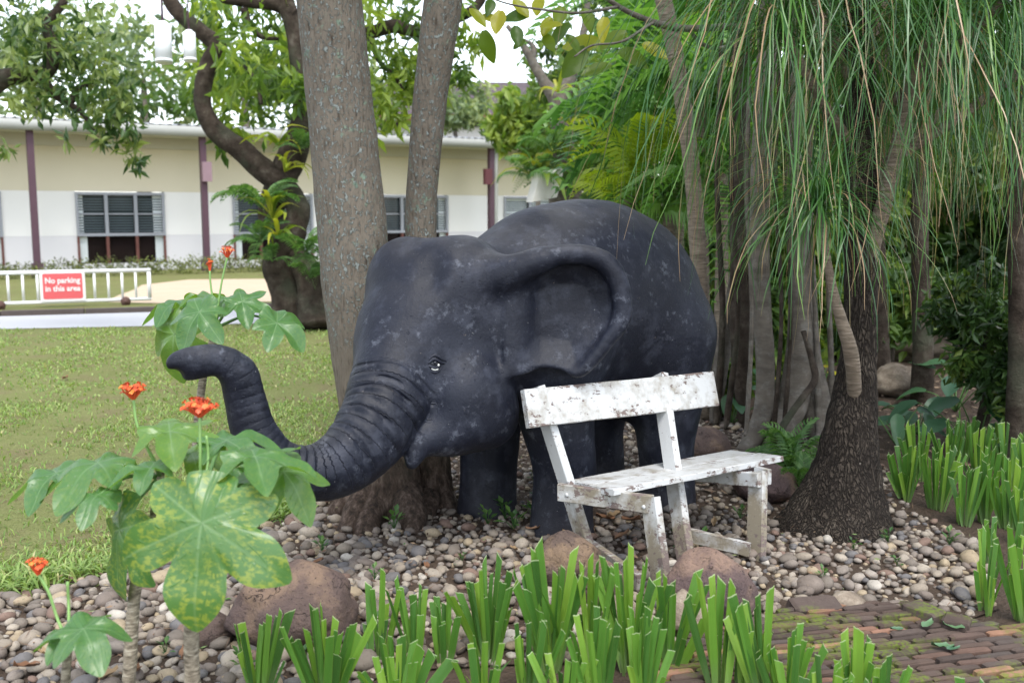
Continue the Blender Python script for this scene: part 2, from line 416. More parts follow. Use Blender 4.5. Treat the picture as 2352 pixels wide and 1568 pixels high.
# second house behind
def house2():
    d0 = 56; bl_ = Vector((*at(800, 600, d0).xy, 0)); m_dark = None
    h = thing('house', 'house with a dark brown tiled roof and white walls behind the long building', 'house', bl_)
    m_t, nt, b = newmat('dark_roof_tile'); p = wpos(nt)
    setp(b, nt, color=mix(nt, noise(nt, p, 3, 5), (.085, .065, .075), (.13, .10, .11)), rough=.8)
    ze, zr = at(1000, 268, d0).z, at(1000, 192, d0 + 5).z
    x0, x1 = at(770, 300, d0).x, at(1440, 300, d0).x; y0 = d0
    mb = MB(); mb.box(((x0 + x1) / 2, y0 + 6, ze / 2 - .3), (((x1 - x0) / 2, 0, 0), (0, 5, 0), (0, 0, ze / 2 - .3))); obj('wall', mb.mesh('wall', False), m_white, h)
    mb = MB(); nr, nc = 26, 1
    for i in range(nr):                         # courses of tiles, each overlapping the one below
        f0, f1 = i / nr, (i + 1.15) / nr
        za, zb_ = ze + (zr - ze) * f0, ze + (zr - ze) * f1; ya, yb = y0 + 6 * f0, y0 + 6 * f1
        mb.add([(x0, ya, za + .05), (x1, ya, za + .05), (x1, yb, zb_), (x0, yb, zb_), (x0, ya, za), (x1, ya, za)], [(0, 1, 2, 3), (4, 5, 1, 0)])
    mb.add([(x0, y0 + 6, zr), (x1, y0 + 6, zr), (x1, y0 + 12, ze), (x0, y0 + 12, ze)], [(0, 1, 2, 3)])
    obj('roof', mb.mesh('roof', False), m_t, h)
    mb = MB(); mb.box(((x0 + x1) / 2, y0 - .06, ze - .16), (((x1 - x0) / 2, 0, 0), (0, .05, 0), (0, 0, .16))); obj('fascia', mb.mesh('fascia', False), plain('red_fascia', (.20, .06, .06), .6), h)
house2()
# ================================================================ SLIDING BARRIER WITH SIGN
def barrier():
    a, b_ = gr(-170, 717), gr(345, 699); L = (b_ - a).length; u = (b_ - a).normalized(); n_ = Vector((u.y, -u.x, 0))
    root = thing('barrier', 'low white tubular barrier on small wheels beside the driveway', 'barrier', a)
    m_w = plain('white_gloss_paint', (.80, .80, .80), .4, .03, 3, .4); m_r = plain('rusty_wheel', (.10, .055, .045), .7, .3, 30)
    zt = zfor(b_, 620); zb_ = zfor(b_, 686)
    def seg(name, p0, p1, r, par=root, mat=m_w): return obj(name, tube_me(name, [p0, p1], [r, r], seg=10), mat, par)
    up = Vector((0, 0, 1))
    seg('top_rail', a + up * zt, b_ + up * zt + u * .03, .034); seg('bottom_rail', a + up * zb_, b_ + up * zb_ + u * .03, .03)
    seg('end_post', b_ + up * (zb_ + .03), b_ + up * (zt - .034), .036)
    step = .2285; s = L - step
    sign_s = (Vector((*gr(147, 706).xy, 0)) - a).dot(u)
    while s > 0:
        seg('bar', a + u * s + up * (zb_ + .03), a + u * s + up * (zt - .034), .022); s -= step
    for pxx in (291, 6):
        c_ = a + u * (Vector((*gr(pxx, 704).xy, 0)) - a).dot(u)
        w = obj('wheel', tube_me('wheel', [c_ + up * .075 + n_ * .05, c_ + up * .075 + n_ * .10], [.085, .085], seg=20), m_r, root)
        obj('hub', tube_me('hub', [c_ + up * .075 + n_ * .10, c_ + up * .075 + n_ * .125], [.03, .03], seg=10), m_r, w)
        seg('wheel_bracket', c_ + up * .09 + n_ * .04, c_ + up * (zb_ + .02) + n_ * .0, .02)
    # the sign
    W_, H_ = .655, .455; c_ = a + u * sign_s + up * ((zt + zb_) / 2 + .015) + n_ * .042
    m_sw = plain('sign_white', (.80, .77, .77), .5, .03); m_sr = plain('sign_red', (.66, .115, .125), .5, .04)
    def rr(w, h, r, y, nseg=6):
        P = []
        for cx, cy, a0 in ((w - r, h - r, 0), (-w + r, h - r, pi / 2), (-w + r, -h + r, pi), (w - r, -h + r, 1.5 * pi)):
            P += [(cx + r * cos(a0 + pi / 2 * i / nseg), cy + r * sin(a0 + pi / 2 * i / nseg)) for i in range(nseg + 1)]
        return P
    def plate(name, w, h, r, t0, t1, mat, par):
        P = rr(w, h, r, 0); n = len(P)
        V = [c_ + u * x + up * y + n_ * t0 for x, y in P] + [c_ + u * x + up * y + n_ * t1 for x, y in P]
        me = bpy.data.meshes.new(name); me.from_pydata([tuple(v) for v in V], [], [tuple(range(n))[::-1], tuple(range(n, 2 * n))] + [(i, (i + 1) % n, n + (i + 1) % n, n + i) for i in range(n)])
        return obj(name, me, mat, par)
    sg = plate('sign_plate', W_ / 2 + .035, H_ / 2 + .035, .05, 0, .012, m_sw, root); sg['label'] = 'red sign plate with a pale border and white lettering'
    plate('red_field', W_ / 2 - .01, H_ / 2 - .005, .03, .0125, .016, m_sr, sg)
    for txt, dz in (('No parking', .055), ('in this area', -.085)):
        cu = bpy.data.curves.new('lettering', 'FONT'); cu.body = txt; cu.size = .135; cu.align_x = 'CENTER'; cu.extrude = .002; cu.offset = .0035; cu.resolution_u = 3
        to = bpy.data.objects.new('lettering_src', cu); COL.objects.link(to)
        dg = bpy.context.evaluated_depsgraph_get(); me = bpy.data.meshes.new_from_object(to.evaluated_get(dg)); bpy.data.objects.remove(to)
        me.name = 'lettering'; me.materials.clear()
        wdt = max(v.co.x for v in me.vertices) - min(v.co.x for v in me.vertices)
        mm = Matrix((u, up, n_)).transposed().to_4x4(); mm.translation = c_ + up * dz + n_ * .019
        obj('lettering', me, m_sw, sg, mm @ Matrix.Diagonal((.56 / wdt, 1, 1, 1)))
barrier()
# ================================================================ THE ELEPHANT STATUE (one continuous sculpted surface from a distance field)
at0 = at
def at(a, b_, d): return at0(a, b_, d + .07)
EM = np.array((0.375, 5.40, 0.0)); EFW = np.array((-0.75, -0.6614, 0.0)); ELF = np.array((0.6614, -0.75, 0.0)); EUP = np.array((0, 0, 1.0))
def EF(s, l, z): return EM + EFW * s + ELF * l + EUP * z
H_ = .0098
G0 = np.array((-1.42, 3.62, -.06)); G1 = np.array((1.25, 6.3, 1.84))
GN = np.ceil((G1 - G0) / H_).astype(int)
gx, gy, gz = [(G0[i] + H_ * np.arange(GN[i])).astype(np.float32) for i in range(3)]
def fld(): return np.full(tuple(GN), .6, np.float32)
def smin(a, b, k):
    h = np.clip(.5 + .5 * (a - b) / k, 0, 1); return a + (b - a) * h - k * h * (1 - h)
def smax(a, b, k): return -smin(-a, -b, k)
def put(D, fn, lo, hi, k, op='u', m=None):
    m = k + .05 if m is None else m
    i0 = np.maximum(np.floor((np.asarray(lo) - m - G0) / H_).astype(int), 0); i1 = np.minimum(np.ceil((np.asarray(hi) + m - G0) / H_).astype(int), GN)
    if (i1 <= i0).any(): return
    s = tuple(slice(a, b) for a, b in zip(i0, i1))
    X, Y, Z = gx[s[0]][:, None, None], gy[s[1]][None, :, None], gz[s[2]][None, None, :]
    d = fn(X, Y, Z).astype(np.float32)
    D[s] = smin(D[s], d, k) if op == 'u' else smax(D[s], -d, k)
def ellip(D, c, r, k, ax=None, op='u'):
    c = np.asarray(c, float); r = np.asarray(r, float); A = np.array(ax if ax is not None else (EFW, ELF, EUP))
    ext = np.sqrt(((A * r[:, None]) ** 2).sum(0))
    def fn(X, Y, Z):
        k0 = 0; k1 = 0
        for i in range(3):
            q = (X - c[0]) * A[i, 0] + (Y - c[1]) * A[i, 1] + (Z - c[2]) * A[i, 2]
            k0 = k0 + (q / r[i]) ** 2; k1 = k1 + (q / r[i] ** 2) ** 2
        k0 = np.sqrt(k0); return k0 * (k0 - 1) / (np.sqrt(k1) + 1e-6)
    put(D, fn, c - ext, c + ext, k, op)
def caps(D, P, R, k, op='u', mod=None, kf=None):
    """chain of tapered capsules; mod(t_global, nx..) may change the radius"""
    P = [np.array(tuple(p), float) for p in P]; tot = 0
    chain = fld() if kf is not None or k < .012 or True else None
    lo = np.min(P, 0) - max(R); hi = np.max(P, 0) + max(R)
    for i in range(len(P) - 1):
        a, b, ra, rb = P[i], P[i + 1], R[i], R[i + 1]; ab = b - a; L2 = ab.dot(ab)
        def fn(X, Y, Z):
            t = np.clip(((X - a[0]) * ab[0] + (Y - a[1]) * ab[1] + (Z - a[2]) * ab[2]) / L2, 0, 1)
            dx, dy, dz = X - a[0] - t * ab[0], Y - a[1] - t * ab[1], Z - a[2] - t * ab[2]
            r = ra + (rb - ra) * t
            if mod is not None: r = r + mod(tot + t * sqrt(L2), dx, dy, dz)
            return np.sqrt(dx * dx + dy * dy + dz * dz) - r
        m_ = max(ra, rb); put(chain, fn, np.minimum(a, b) - m_, np.maximum(a, b) + m_, .012, 'u', k + .07)
        tot += sqrt(L2)
    if op == 'raw': return chain
    if kf is not None:
        D[...] = smin(D, chain, kf)
    elif op == 'u': D[...] = smin(D, chain, k)
    else: D[...] = smax(D, -chain, k)
def smooth(P, R, n):
    q = cr(np.column_stack([np.array([tuple(p) for p in P]), R]), n); return list(q[:, :3]), list(q[:, 3])
# --- body
B = fld()
ellip(B, EF(-.02, 0, 1.135), (.78, .43, .575), .05)
ellip(B, EF(-.40, 0, .99), (.385, .42, .54), .15)
ellip(B, EF(.36, 0, 1.10), (.34, .42, .50), .15)
for l in (.25, -.25):
    sg = 1 if l > 0 else -1; fo = -.05 if l > 0 else 0.; l = .225 if l > 0 else l
    P, R = smooth([EF(.40, l, 1.0), EF(.42, l + .02 * sg, .65), EF(.42 + fo, l + .03 * sg, .36), EF(.43 + fo, l + .03 * sg, .12), EF(.435 + fo, l + .03 * sg, -.03)], [.26, .195, .158, .152, .168], 30)
    caps(B, P, R, .10)
    P, R = smooth([EF(-.47, l, .95), EF(-.45, l + .02 * sg, .62), EF(-.43, l + .03 * sg, .36), EF(-.45, l + .03 * sg, .14), EF(-.445, l + .03 * sg, -.03)], [.27, .20, .158, .150, .165], 30)
    caps(B, P, R, .10)
P, R = smooth([EF(-.76, 0, 1.25), EF(-.86, 0, 1.12), EF(-.90, 0, .85), EF(-.88, .02, .55)], [.07, .05, .035, .02], 10); caps(B, P, R, .05)
# --- head
Hd = fld()
HC = np.array(at(1010, 765, 4.78))
HUP = np.array((-.10, -.08, 1.0)); HUP /= np.linalg.norm(HUP)
HFW = EFW * .96 + ELF * .28; HFW = HFW - HUP * HFW.dot(HUP); HFW /= np.linalg.norm(HFW); HLF = np.cross(HUP, HFW)
HA = (HFW, HLF, HUP)
ellip(Hd, HC, (.345, .315, .42), .03, HA)
ellip(Hd, np.array(at(936, 655, 4.78)), (.195, .20, .235), .12, HA)      # right frontal dome
ellip(Hd, np.array(at(1065, 650, 4.70)), (.23, .20, .225), .12, HA)      # left frontal dome
ellip(Hd, np.array(at(1075, 905, 4.62)), (.24, .20, .23), .12, HA)       # cheek
ellip(Hd, np.array(at(912, 800, 4.66)), (.185, .19, .25), .12, HA)       # face between forehead and trunk
ellip(Hd, np.array(at(945, 760, 4.42)), (.06, .30, .10), .10, HA, 's') if False else None
P, R = smooth([at(1110, 950, 4.66), at(1030, 985, 4.54), at(965, 1015, 4.44), at(946, 1062, 4.39)], [.17, .125, .072, .032], 10); caps(Hd, P, R, .07)
# the groove between brow and ear, hollow temple
ellip(Hd, np.array(at(1040, 705, 4.27)), (.13, .10, .11), .10, HA, 's')
ellip(Hd, np.array(at(975, 590, 4.42)), (.09, .05, .14), .08, HA, 's')   # furrow between the domes
# --- trunk with rings
TP = [at(945, 780, 4.62), at(905, 880, 4.50), at(868, 968, 4.38), at(812, 1040, 4.28), at(738, 1082, 4.20), at(650, 1068, 4.12), at(588, 1000, 4.07), at(564, 920, 4.04), at(547, 858, 4.0), at(503, 826, 3.96), at(452, 828, 3.93), at(412, 831, 3.91), at(397, 836, 3.90)]
TR = [.215, .20, .178, .150, .124, .104, .091, .082, .074, .060, .056, .040, .022]
TPs, TRs = smooth(TP, TR, 44)
tl = np.concatenate([[0], np.cumsum(np.linalg.norm(np.diff(np.array(TPs), axis=0), axis=1))]); TL = tl[-1]
def ringmod(t, dx, dy, dz):
    q = np.sqrt(dx * dx + dy * dy + dz * dz) + 1e-6
    upness = (dx * (.35) + dy * (-.25) + dz * .9) / q                    # rings are deep on the upper side, fade out below
    w = np.clip(upness * 1.5 + .45, 0, 1)
    env = np.clip((t - .22) / .06, 0, 1) * (1 - .8 * np.clip((t - .95) / .15, 0, 1)) * np.clip((1.62 - t) / .15, 0, 1)
    ph = t / .040 + .30 * np.sin(dx * 21 + t * 3) + .2 * np.sin(t * 11); fr = np.abs(ph - np.floor(ph) - .5) * 2
    return -(.022 * w * env * np.clip(1 - fr * 1.35, 0, 1) ** .9) + .002 * w * env
mouth = np.array(at(955, 1010, 4.33))
X, Y, Z = gx[:, None, None], gy[None, :, None], gz[None, None, :]
kf = np.clip((np.sqrt((X - mouth[0]) ** 2 + (Y - mouth[1]) ** 2 + (Z - mouth[2]) ** 2) - .12) * .35, .012, .10)
caps(Hd, TPs, TRs, .10, mod=ringmod, kf=kf)
del kf
P, R = smooth([at(470, 835, 3.93), at(440, 852, 3.925), at(424, 863, 3.92)], [.05, .034, .014], 5); caps(Hd, P, R, .03)
ellip(Hd, np.array(at(404, 862, 3.90)), (.026, .032, .026), .02, None, 's')
# mouth slit
caps(Hd, [at(985, 952, 4.36), at(962, 985, 4.33), at(940, 1030, 4.31), at(925, 1060, 4.30)], [.010, .018, .022, .022], .02, 's')
# --- ears (thick plate with a rolled rim)
Ef = fld()
def ear(front):
    if front:
        O = np.array(at(1195, 720, 4.555)); U = np.array(at(1440, 720, 4.60)) - O
        U[2] = 0; U /= np.linalg.norm(U); Vv = np.array((0.02, .10, 1.)); Vv -= U * Vv.dot(U); Vv /= np.linalg.norm(Vv); Nn = np.cross(U, Vv)
        def uv(a, b_):
            r = np.array(at(a, b_, 1.0)) - np.array((0, 0, CAMZ)); cam0 = np.array((0, 0, CAMZ)); t = (O - cam0).dot(Nn) / r.dot(Nn); q = cam0 + r * t - O
            return q.dot(U), q.dot(Vv)
        pts = [(1168, 640), (1200, 615), (1258, 592), (1325, 585), (1385, 603), (1418, 655), (1424, 730), (1392, 782), (1352, 832), (1322, 855), (1285, 842), (1240, 838), (1200, 852), (1165, 860)]
        P2 = np.array([uv(*p) for p in pts])
    else:
        O = np.array(tuple(HC)) - HLF * .30 + EFW * -.12 + EUP * .04; U = -EFW * .98 - ELF * .2; U /= np.linalg.norm(U); Vv = EUP.copy(); Nn = np.cross(U, Vv); Nn = -Nn
        P2 = np.array([(-.05, .16), (.1, .24), (.26, .22), (.38, .1), (.38, -.05), (.3, -.18), (.22, -.28), (.1, -.26), (-.05, -.28)])
    q = cr(np.vstack([P2]), 44)
    # plate: polygon distance, extruded, gently dished
    def fn(X, Y, Z):
        px_, py_, pz_ = X - O[0], Y - O[1], Z - O[2]
        u = px_ * U[0] + py_ * U[1] + pz_ * U[2]; v = px_ * Vv[0] + py_ * Vv[1] + pz_ * Vv[2]; w = px_ * Nn[0] + py_ * Nn[1] + pz_ * Nn[2]
        d = np.full(u.shape, 9., np.float32); sgn = np.ones(u.shape, np.float32); n = len(q)
        for i in range(n):
            a = q[i]; b_ = q[(i + 1) % n]; e = b_ - a
            wx, wy = u - a[0], v - a[1]; t = np.clip((wx * e[0] + wy * e[1]) / (e.dot(e) + 1e-9), 0, 1)
            d = np.minimum(d, np.hypot(wx - t * e[0], wy - t * e[1]))
            c1 = v >= a[1]; c2 = v < b_[1]; c3 = e[0] * wy > e[1] * wx
            sgn = np.where((c1 & c2 & c3) | (~c1 & ~c2 & ~c3), -sgn, sgn)
        d2 = d * sgn
        wq = w + .075 * np.clip(-d2 / .13, 0, 1) * np.clip((u + .02) / .12, 0, 1) + .012 * np.sin(u * 16) * np.clip((-v) * 4, 0, 1)
        e1 = np.maximum(d2, 0); e2 = np.maximum(np.abs(wq) - .004, 0)
        return np.sqrt(e1 * e1 + e2 * e2) + np.minimum(np.maximum(d2, np.abs(wq) - .004), 0) - .016
    W3 = np.array([O + U * a + Vv * b_ for a, b_ in q])
    put(Ef, fn, W3.min(0) - .06, W3.max(0) + .06, .01, 'u', .12)
    # rolled rim, thick on top, thin towards the lobe
    nq = len(q); rim = []; rr = []
    for i in range(nq):
        f = i / (nq - 1)
        if f > .70: break
        r = .045 * (1 - max(0, (f - .42) / .33) ** 1.3 * .72) * (.85 + .15 * min(1, f / .1))
        rim.append(O + U * q[i][0] + Vv * q[i][1] + Nn * (r * .85)); rr.append(r)
    caps(Ef, rim, rr, .035)
    return O, U, Vv, Nn
EO, EU, EV, EN = ear(True); ear(False)
# root of the ear runs smoothly into the head
P, R = smooth([at(1120, 640, 4.62), at(1175, 622, 4.54), at(1245, 598, 4.50)], [.13, .075, .05], 7); caps(Ef, P, R, .05)
# --- neck joins everything
P, R = smooth([HC + HFW * -.05 + HUP * .02, HC * .55 + EF(.42, 0, 1.13) * .45, EF(.30, 0, 1.12)], [.34, .38, .40], 7)
D = smin(B, Hd, .16) if False else None
caps(B, P, R, .12)
D = smin(B, Hd, .045)
bodyD = D.copy()
D = smin(D, Ef, .055)
# surface relief of hand-trowelled cement: broad dents
def surface_nets(D):
    s = D < 0; nx, ny, nz = D.shape
    cnt = np.zeros((nx - 1, ny - 1, nz - 1), np.uint8)
    for i in (0, 1):
        for j in (0, 1):
            for k in (0, 1): cnt += s[i:nx - 1 + i, j:ny - 1 + j, k:nz - 1 + k]
    I = np.argwhere((cnt > 0) & (cnt < 8)); idx = np.full(cnt.shape, -1, np.int32); idx[tuple(I.T)] = np.arange(len(I))
    acc = np.zeros((len(I), 3)); num = np.zeros(len(I)); c = [(i, j, k) for i in (0, 1) for j in (0, 1) for k in (0, 1)]
    val = {o: D[I[:, 0] + o[0], I[:, 1] + o[1], I[:, 2] + o[2]] for o in c}
    for a in c:
        for b in c:
            if sum(b) - sum(a) == 1 and all(y >= x for x, y in zip(a, b)):
                va, vb = val[a], val[b]; m = (va < 0) != (vb < 0); t = np.where(m, va / np.where(m, va - vb, 1), 0)
                p = np.array(a) + t[:, None] * (np.array(b) - np.array(a)); acc += p * m[:, None]; num += m
    V = (I + acc / num[:, None]) * H_ + G0
    Q = []
    for ax in range(3):
        s0 = [slice(1, -1)] * 3; s1 = [slice(1, -1)] * 3; s0[ax] = slice(0, -1); s1[ax] = slice(1, None)
        a = s[tuple(s0)]; b = s[tuple(s1)]; E = np.argwhere(a != b); flip = a[tuple(E.T)]
        E = E + 1; E[:, ax] -= 1
        o1, o2 = [(1, 2), (2, 0), (0, 1)][ax]
        def cell(d1, d2):
            q = E.copy(); q[:, o1] += d1; q[:, o2] += d2; return idx[tuple(q.T)]
        f = np.stack([cell(-1, -1), cell(0, -1), cell(0, 0), cell(-1, 0)], 1); f[~flip] = f[~flip][:, ::-1]; Q.append(f)
    return V, np.concatenate(Q)
EV_, EQ_ = surface_nets(D)
# relax the net a little so that no voxel steps remain
def relax(V, Q, it, lam):
    e = np.concatenate([Q[:, [0, 1]], Q[:, [1, 2]], Q[:, [2, 3]], Q[:, [3, 0]]]); e = np.concatenate([e, e[:, ::-1]])
    n = np.bincount(e[:, 0], minlength=len(V))
    for i in range(it):
        L = np.stack([np.bincount(e[:, 0], V[e[:, 1], k], len(V)) for k in range(3)], 1) / n[:, None] - V
        V = V + (lam if i % 2 == 0 else -lam * 1.03) * L
    return V
EV_ = relax(EV_, EQ_, 1, .35)
def samp(A, P):
    q = np.clip(np.rint((P - G0) / H_).astype(int), 0, GN - 1); return A[tuple(q.T)]
g_ = [samp(np.gradient(D, axis=0)[:, :, :] if False else D, EV_)] if False else None
def vnorm(V, Q):
    n = np.cross(V[Q[:, 2]] - V[Q[:, 0]], V[Q[:, 3]] - V[Q[:, 1]]); out = np.stack([sum(np.bincount(Q[:, c], n[:, k], len(V)) for c in range(4)) for k in range(3)], 1)
    return out / (np.linalg.norm(out, axis=1)[:, None] + 1e-12)
EN_ = vnorm(EV_, EQ_)
dent = np.array([mnoise.noise(Vector(v) * 5.5) * .0045 + mnoise.noise(Vector(v) * 14) * .0016 for v in EV_[:, :]]); EV_ = EV_ + EN_ * dent[:, None]
EN_ = vnorm(EV_, EQ_)
# ray to the statue's surface through a photo pixel (used to seat the eye and the marks on it)
def esurf(a, b_):
    o = np.array((0, 0, CAMZ)); d = np.array(at(a, b_, 1.)) - o; d /= np.linalg.norm(d); t = 3.4
    for _ in range(200):
        p = o + d * t; i = np.rint((p - G0) / H_).astype(int)
        if ((i < 1) | (i >= GN - 1)).any(): t += .02; continue
        v = D[tuple(i)]
        if v < .002: break
        t += min(max(v * .7, .002), .02)
    k = np.argmin(((EV_ - p) ** 2).sum(1)); return Vector(EV_[k]), Vector(EN_[k])
m_ele, nt, b = newmat('black_painted_cement'); p = wpos(nt)
n1 = noise(nt, p, 2.6, 6, .6); n2 = noise(nt, p, 9, 7, .68); n3 = noise(nt, p, 34, 5, .6); st = noise(nt, wpos(nt, (26, 26, 1.6)), 1.6, 4)
up_ = N(nt, 'ShaderNodeSeparateXYZ', {0: N(nt, 'ShaderNodeNewGeometry').outputs['Normal']}).outputs[2]
c = ramp(nt, n1, [(.3, (.005, .006, .012)), (.55, (.008, .010, .019)), (.75, (.017, .020, .033))])
dust = mth(nt, 'MULTIPLY', ramp(nt, n2, [(.50, 0.), (.63, 1.)]), mth(nt, 'MULTIPLY_ADD', st, .5, .25))
c = mix(nt, mth(nt, 'MULTIPLY', dust, .5), c, (.070, .077, .105))
scuff = mth(nt, 'MULTIPLY', ramp(nt, noise(nt, p, 13, 8, .75), [(.56, 0.), (.645, 1.)]), ramp(nt, n1, [(.40, 0.), (.55, 1.)]))
c = mix(nt, mth(nt, 'MULTIPLY', scuff, .55), c, (.115, .125, .155))
worn = ramp(nt, noise(nt, p, 30, 6, .7), [(.68, 0.), (.73, 1.)])
c = mix(nt, mth(nt, 'MULTIPLY', worn, .8), c, (.17, .14, .115))
dusttop = mth(nt, 'MULTIPLY', ramp(nt, up_, [(.55, 0.), (.95, .55)]), ramp(nt, noise(nt, p, 5, 6), [(.35, 0.2), (.65, 1.)]))
c = mix(nt, dusttop, c, (.075, .072, .072))
h_ = mth(nt, 'MULTIPLY_ADD', n3, .5, mth(nt, 'MULTIPLY', noise(nt, p, 110, 3), .25))
fr_ = mth(nt, 'MULTIPLY', mth(nt, 'ABSOLUTE', mth(nt, 'SUBTRACT', mth(nt, 'FRACT', att(nt, 'ringphase')), .5)), 2.)
ring_h = mth(nt, 'MULTIPLY', ramp(nt, fr_, [(.0, 0.), (.16, .25), (.5, .92), (1., 1.)]), att(nt, 'ringweight'))
pit = ramp(nt, noise(nt, p, 55, 2), [(.26, 0.), (.32, 1.)])
grime = mth(nt, 'MULTIPLY', ramp(nt, N(nt, 'ShaderNodeSeparateXYZ', {0: p}).outputs[2], [(.0, .3), (.30, 0.)]), n2)
c = mix(nt, grime, c, (.075, .062, .05))
fl = ramp(nt, noise(nt, p, 75, 3, .6), [(.735, 0.), (.75, 1.)])
c = mix(nt, mth(nt, 'MULTIPLY', fl, .7), c, (.30, .30, .30))
setp(b, nt, color=c, rough=mth(nt, 'MULTIPLY_ADD', n2, .2, .45), spec=.30, normal=bump(nt, ring_h, .8, .016, bump(nt, mth(nt, 'ADD', h_, mth(nt, 'MULTIPLY', pit, .5)), .45, .012)))
ele = thing('elephant_statue', 'black painted cement baby elephant statue with raised trunk standing behind the white bench', 'elephant statue', (EM[0], EM[1], 0))
cen = EV_[EQ_].mean(1)
eD = samp(Ef, cen); bD = samp(bodyD, cen)
lab = eD < bD - .004
def ring_attr(V):
    TPa = np.array(TPs); best = np.full(len(V), 9.); ph = np.zeros(len(V)); wt = np.zeros(len(V))
    for i in range(len(TPa) - 1):
        a, b_ = TPa[i], TPa[i + 1]; ab = b_ - a; L = np.linalg.norm(ab); t = np.clip(((V - a) @ ab) / L ** 2, 0, 1); dv = V - a - t[:, None] * ab
        q = np.linalg.norm(dv, axis=1); r = TRs[i] + (TRs[i + 1] - TRs[i]) * t; k = (q - r) < best
        s = tl[i] + t * L; up = (dv[:, 0] * .35 - dv[:, 1] * .25 + dv[:, 2] * .9) / (q + 1e-6)
        w = np.clip(up * 1.5 + .45, 0, 1) * np.clip((s - .23) / .06, 0, 1) * (1 - .88 * np.clip((s - .88) / .15, 0, 1)) * np.clip((1.62 - s) / .15, 0, 1)
        w = w * np.clip((r * 1.22 - q) / (r * .12), 0, 1)
        p = s / .040 + .30 * np.sin(dv[:, 0] * 21 + s * 3) + .2 * np.sin(s * 11)
        ph = np.where(k, p, ph); wt = np.where(k, w, wt); best = np.where(k, q - r, best)
    return ph, wt
RP, RW = ring_attr(EV_)
def part_mesh(name, sel):
    q = EQ_[sel]; u, invx = np.unique(q, return_inverse=True); me = npmesh(name, EV_[u], invx.reshape(-1, 4), extra={'ringphase': RP[u], 'ringweight': RW[u]})
    me.normals_split_custom_set_from_vertices(EN_[u].tolist()); return me
obj('body', part_mesh('body', ~lab), m_ele, ele)
side = ((cen - HC) * HLF).sum(1) > 0
obj('ear', part_mesh('ear', lab & side), m_ele, ele)
obj('ear', part_mesh('ear', lab & ~side), m_ele, ele)
# eye: ball, lids and the white paint
def eye():
    P, n = esurf(1000, 832); n = (n + Vector((0, -.35, .05))).normalized(); o = frame(P + n * -.004, n, (0, 0, 1)) @ Matrix.Rotation(radians(-6), 4, 'Z')
    m_dk, nt, b = newmat('dark_eye_paint'); setp(b, nt, color=(.018, .02, .028), rough=.3, spec=.5)
    m_wh = plain('white_eye_paint', (.72, .72, .68), .6, .1, 60)
    V, Fc = ico(3); ball = obj('eye', npmesh('eye', V * np.array((.024, .019, .012)), Fc), m_dk, ele, o)
    obj('pupil', npmesh('pupil', V * .0085 + np.array((-.001, .004, .0105)), Fc), m_dk, ball, o)
    def strip(name, rows, mat, par):
        pts = [Vector((x, y, z)) for x, y, z, r in rows]; return obj(name, tube_me(name, pts, [r for *_, r in rows], seg=8, n=20), mat, par, o)
    strip('upper_lid', [(-.043, -.010, .004, .003), (-.025, .006, .010, .007), (-.008, .020, .013, .0085), (.010, .014, .013, .008), (.028, .004, .009, .006), (.046, .002, .004, .003)], m_ele, ball)
    strip('lower_lid', [(-.040, -.011, .004, .003), (-.02, -.014, .010, .0055), (.0, -.019, .0125, .006), (.016, -.013, .010, .0055), (.032, .0, .006, .003)], m_ele, ball)
    strip('brow_fold', [(-.045, .004, .002, .003), (-.02, .026, .004, .006), (.0, .036, .004, .007), (.03, .022, .003, .006), (.055, .012, .001, .003)], m_ele, ball)
    strip('under_eye_fold', [(-.03, -.026, .002, .003), (-.008, -.038, .004, .006), (.014, -.037, .003, .006), (.034, -.02, .001, .003)], m_ele, ball)
    mb = MB(); k = 9; Vv = []
    for i in range(k):
        x = -.016 + .032 * i / (k - 1); y0 = -.0215 - .006 * (1 - ((x - .001) / .017) ** 2) * 1.0
        Vv += [(x, -.0225 + .06 * abs(x) * .5, .0125), (x, y0 - .004, .0105)]
    mb.add(Vv, [(2 * i, 2 * i + 1, 2 * i + 3, 2 * i + 2) for i in range(k - 1)]); w = obj('eye_white', mb.mesh('eye_white'), m_wh, ball, o)
    obj('glint', npmesh('glint', V * np.array((.0045, .006, .0025)) + np.array((.016, -.006, .0125)), Fc), m_wh, ball, o)
eye()
at = at0
# ================================================================ WHITE BENCH
m_pw, nt, b = newmat('peeling_white_paint'); p = co(nt, 'Object'); wp = wpos(nt)
ob_r = orand(nt)
shift = N(nt, 'ShaderNodeVectorMath', {0: wp, 1: N(nt, 'ShaderNodeCombineXYZ', {0: mth(nt, 'MULTIPLY', ob_r, 9.)}).outputs[0]}).outputs[0]
A_ = radians(-34)
gv = N(nt, 'ShaderNodeMapping', {'Vector': shift, 'Rotation': (0, 0, A_), 'Scale': (9, 34, 34)}).outputs[0]
flk = noise(nt, gv, 1.0, 7, .72); big = noise(nt, wp, 3.2, 3)
att_w = att(nt, 'wear')
pe = ramp(nt, mth(nt, 'ADD', mth(nt, 'MULTIPLY_ADD', big, .22, flk), mth(nt, 'MULTIPLY_ADD', att_w, .10, mth(nt, 'MULTIPLY', att(nt, 'edge'), .055))), [(.748, 0.), (.755, 1.)])
grain = noise(nt, N(nt, 'ShaderNodeMapping', {'Vector': shift, 'Rotation': (0, 0, A_), 'Scale': (5, 110, 110)}).outputs[0], 1., 4)
wood = mix(nt, grain, (.10, .075, .065), (.22, .17, .155))
dirt = noise(nt, wp, 10, 6, .65)
col = mix(nt, ramp(nt, mth(nt, 'ADD', dirt, mth(nt, 'MULTIPLY', att_w, .50)), [(.62, 0.), (.88, .93)]), (.50, .505, .50), (.20, .165, .11))
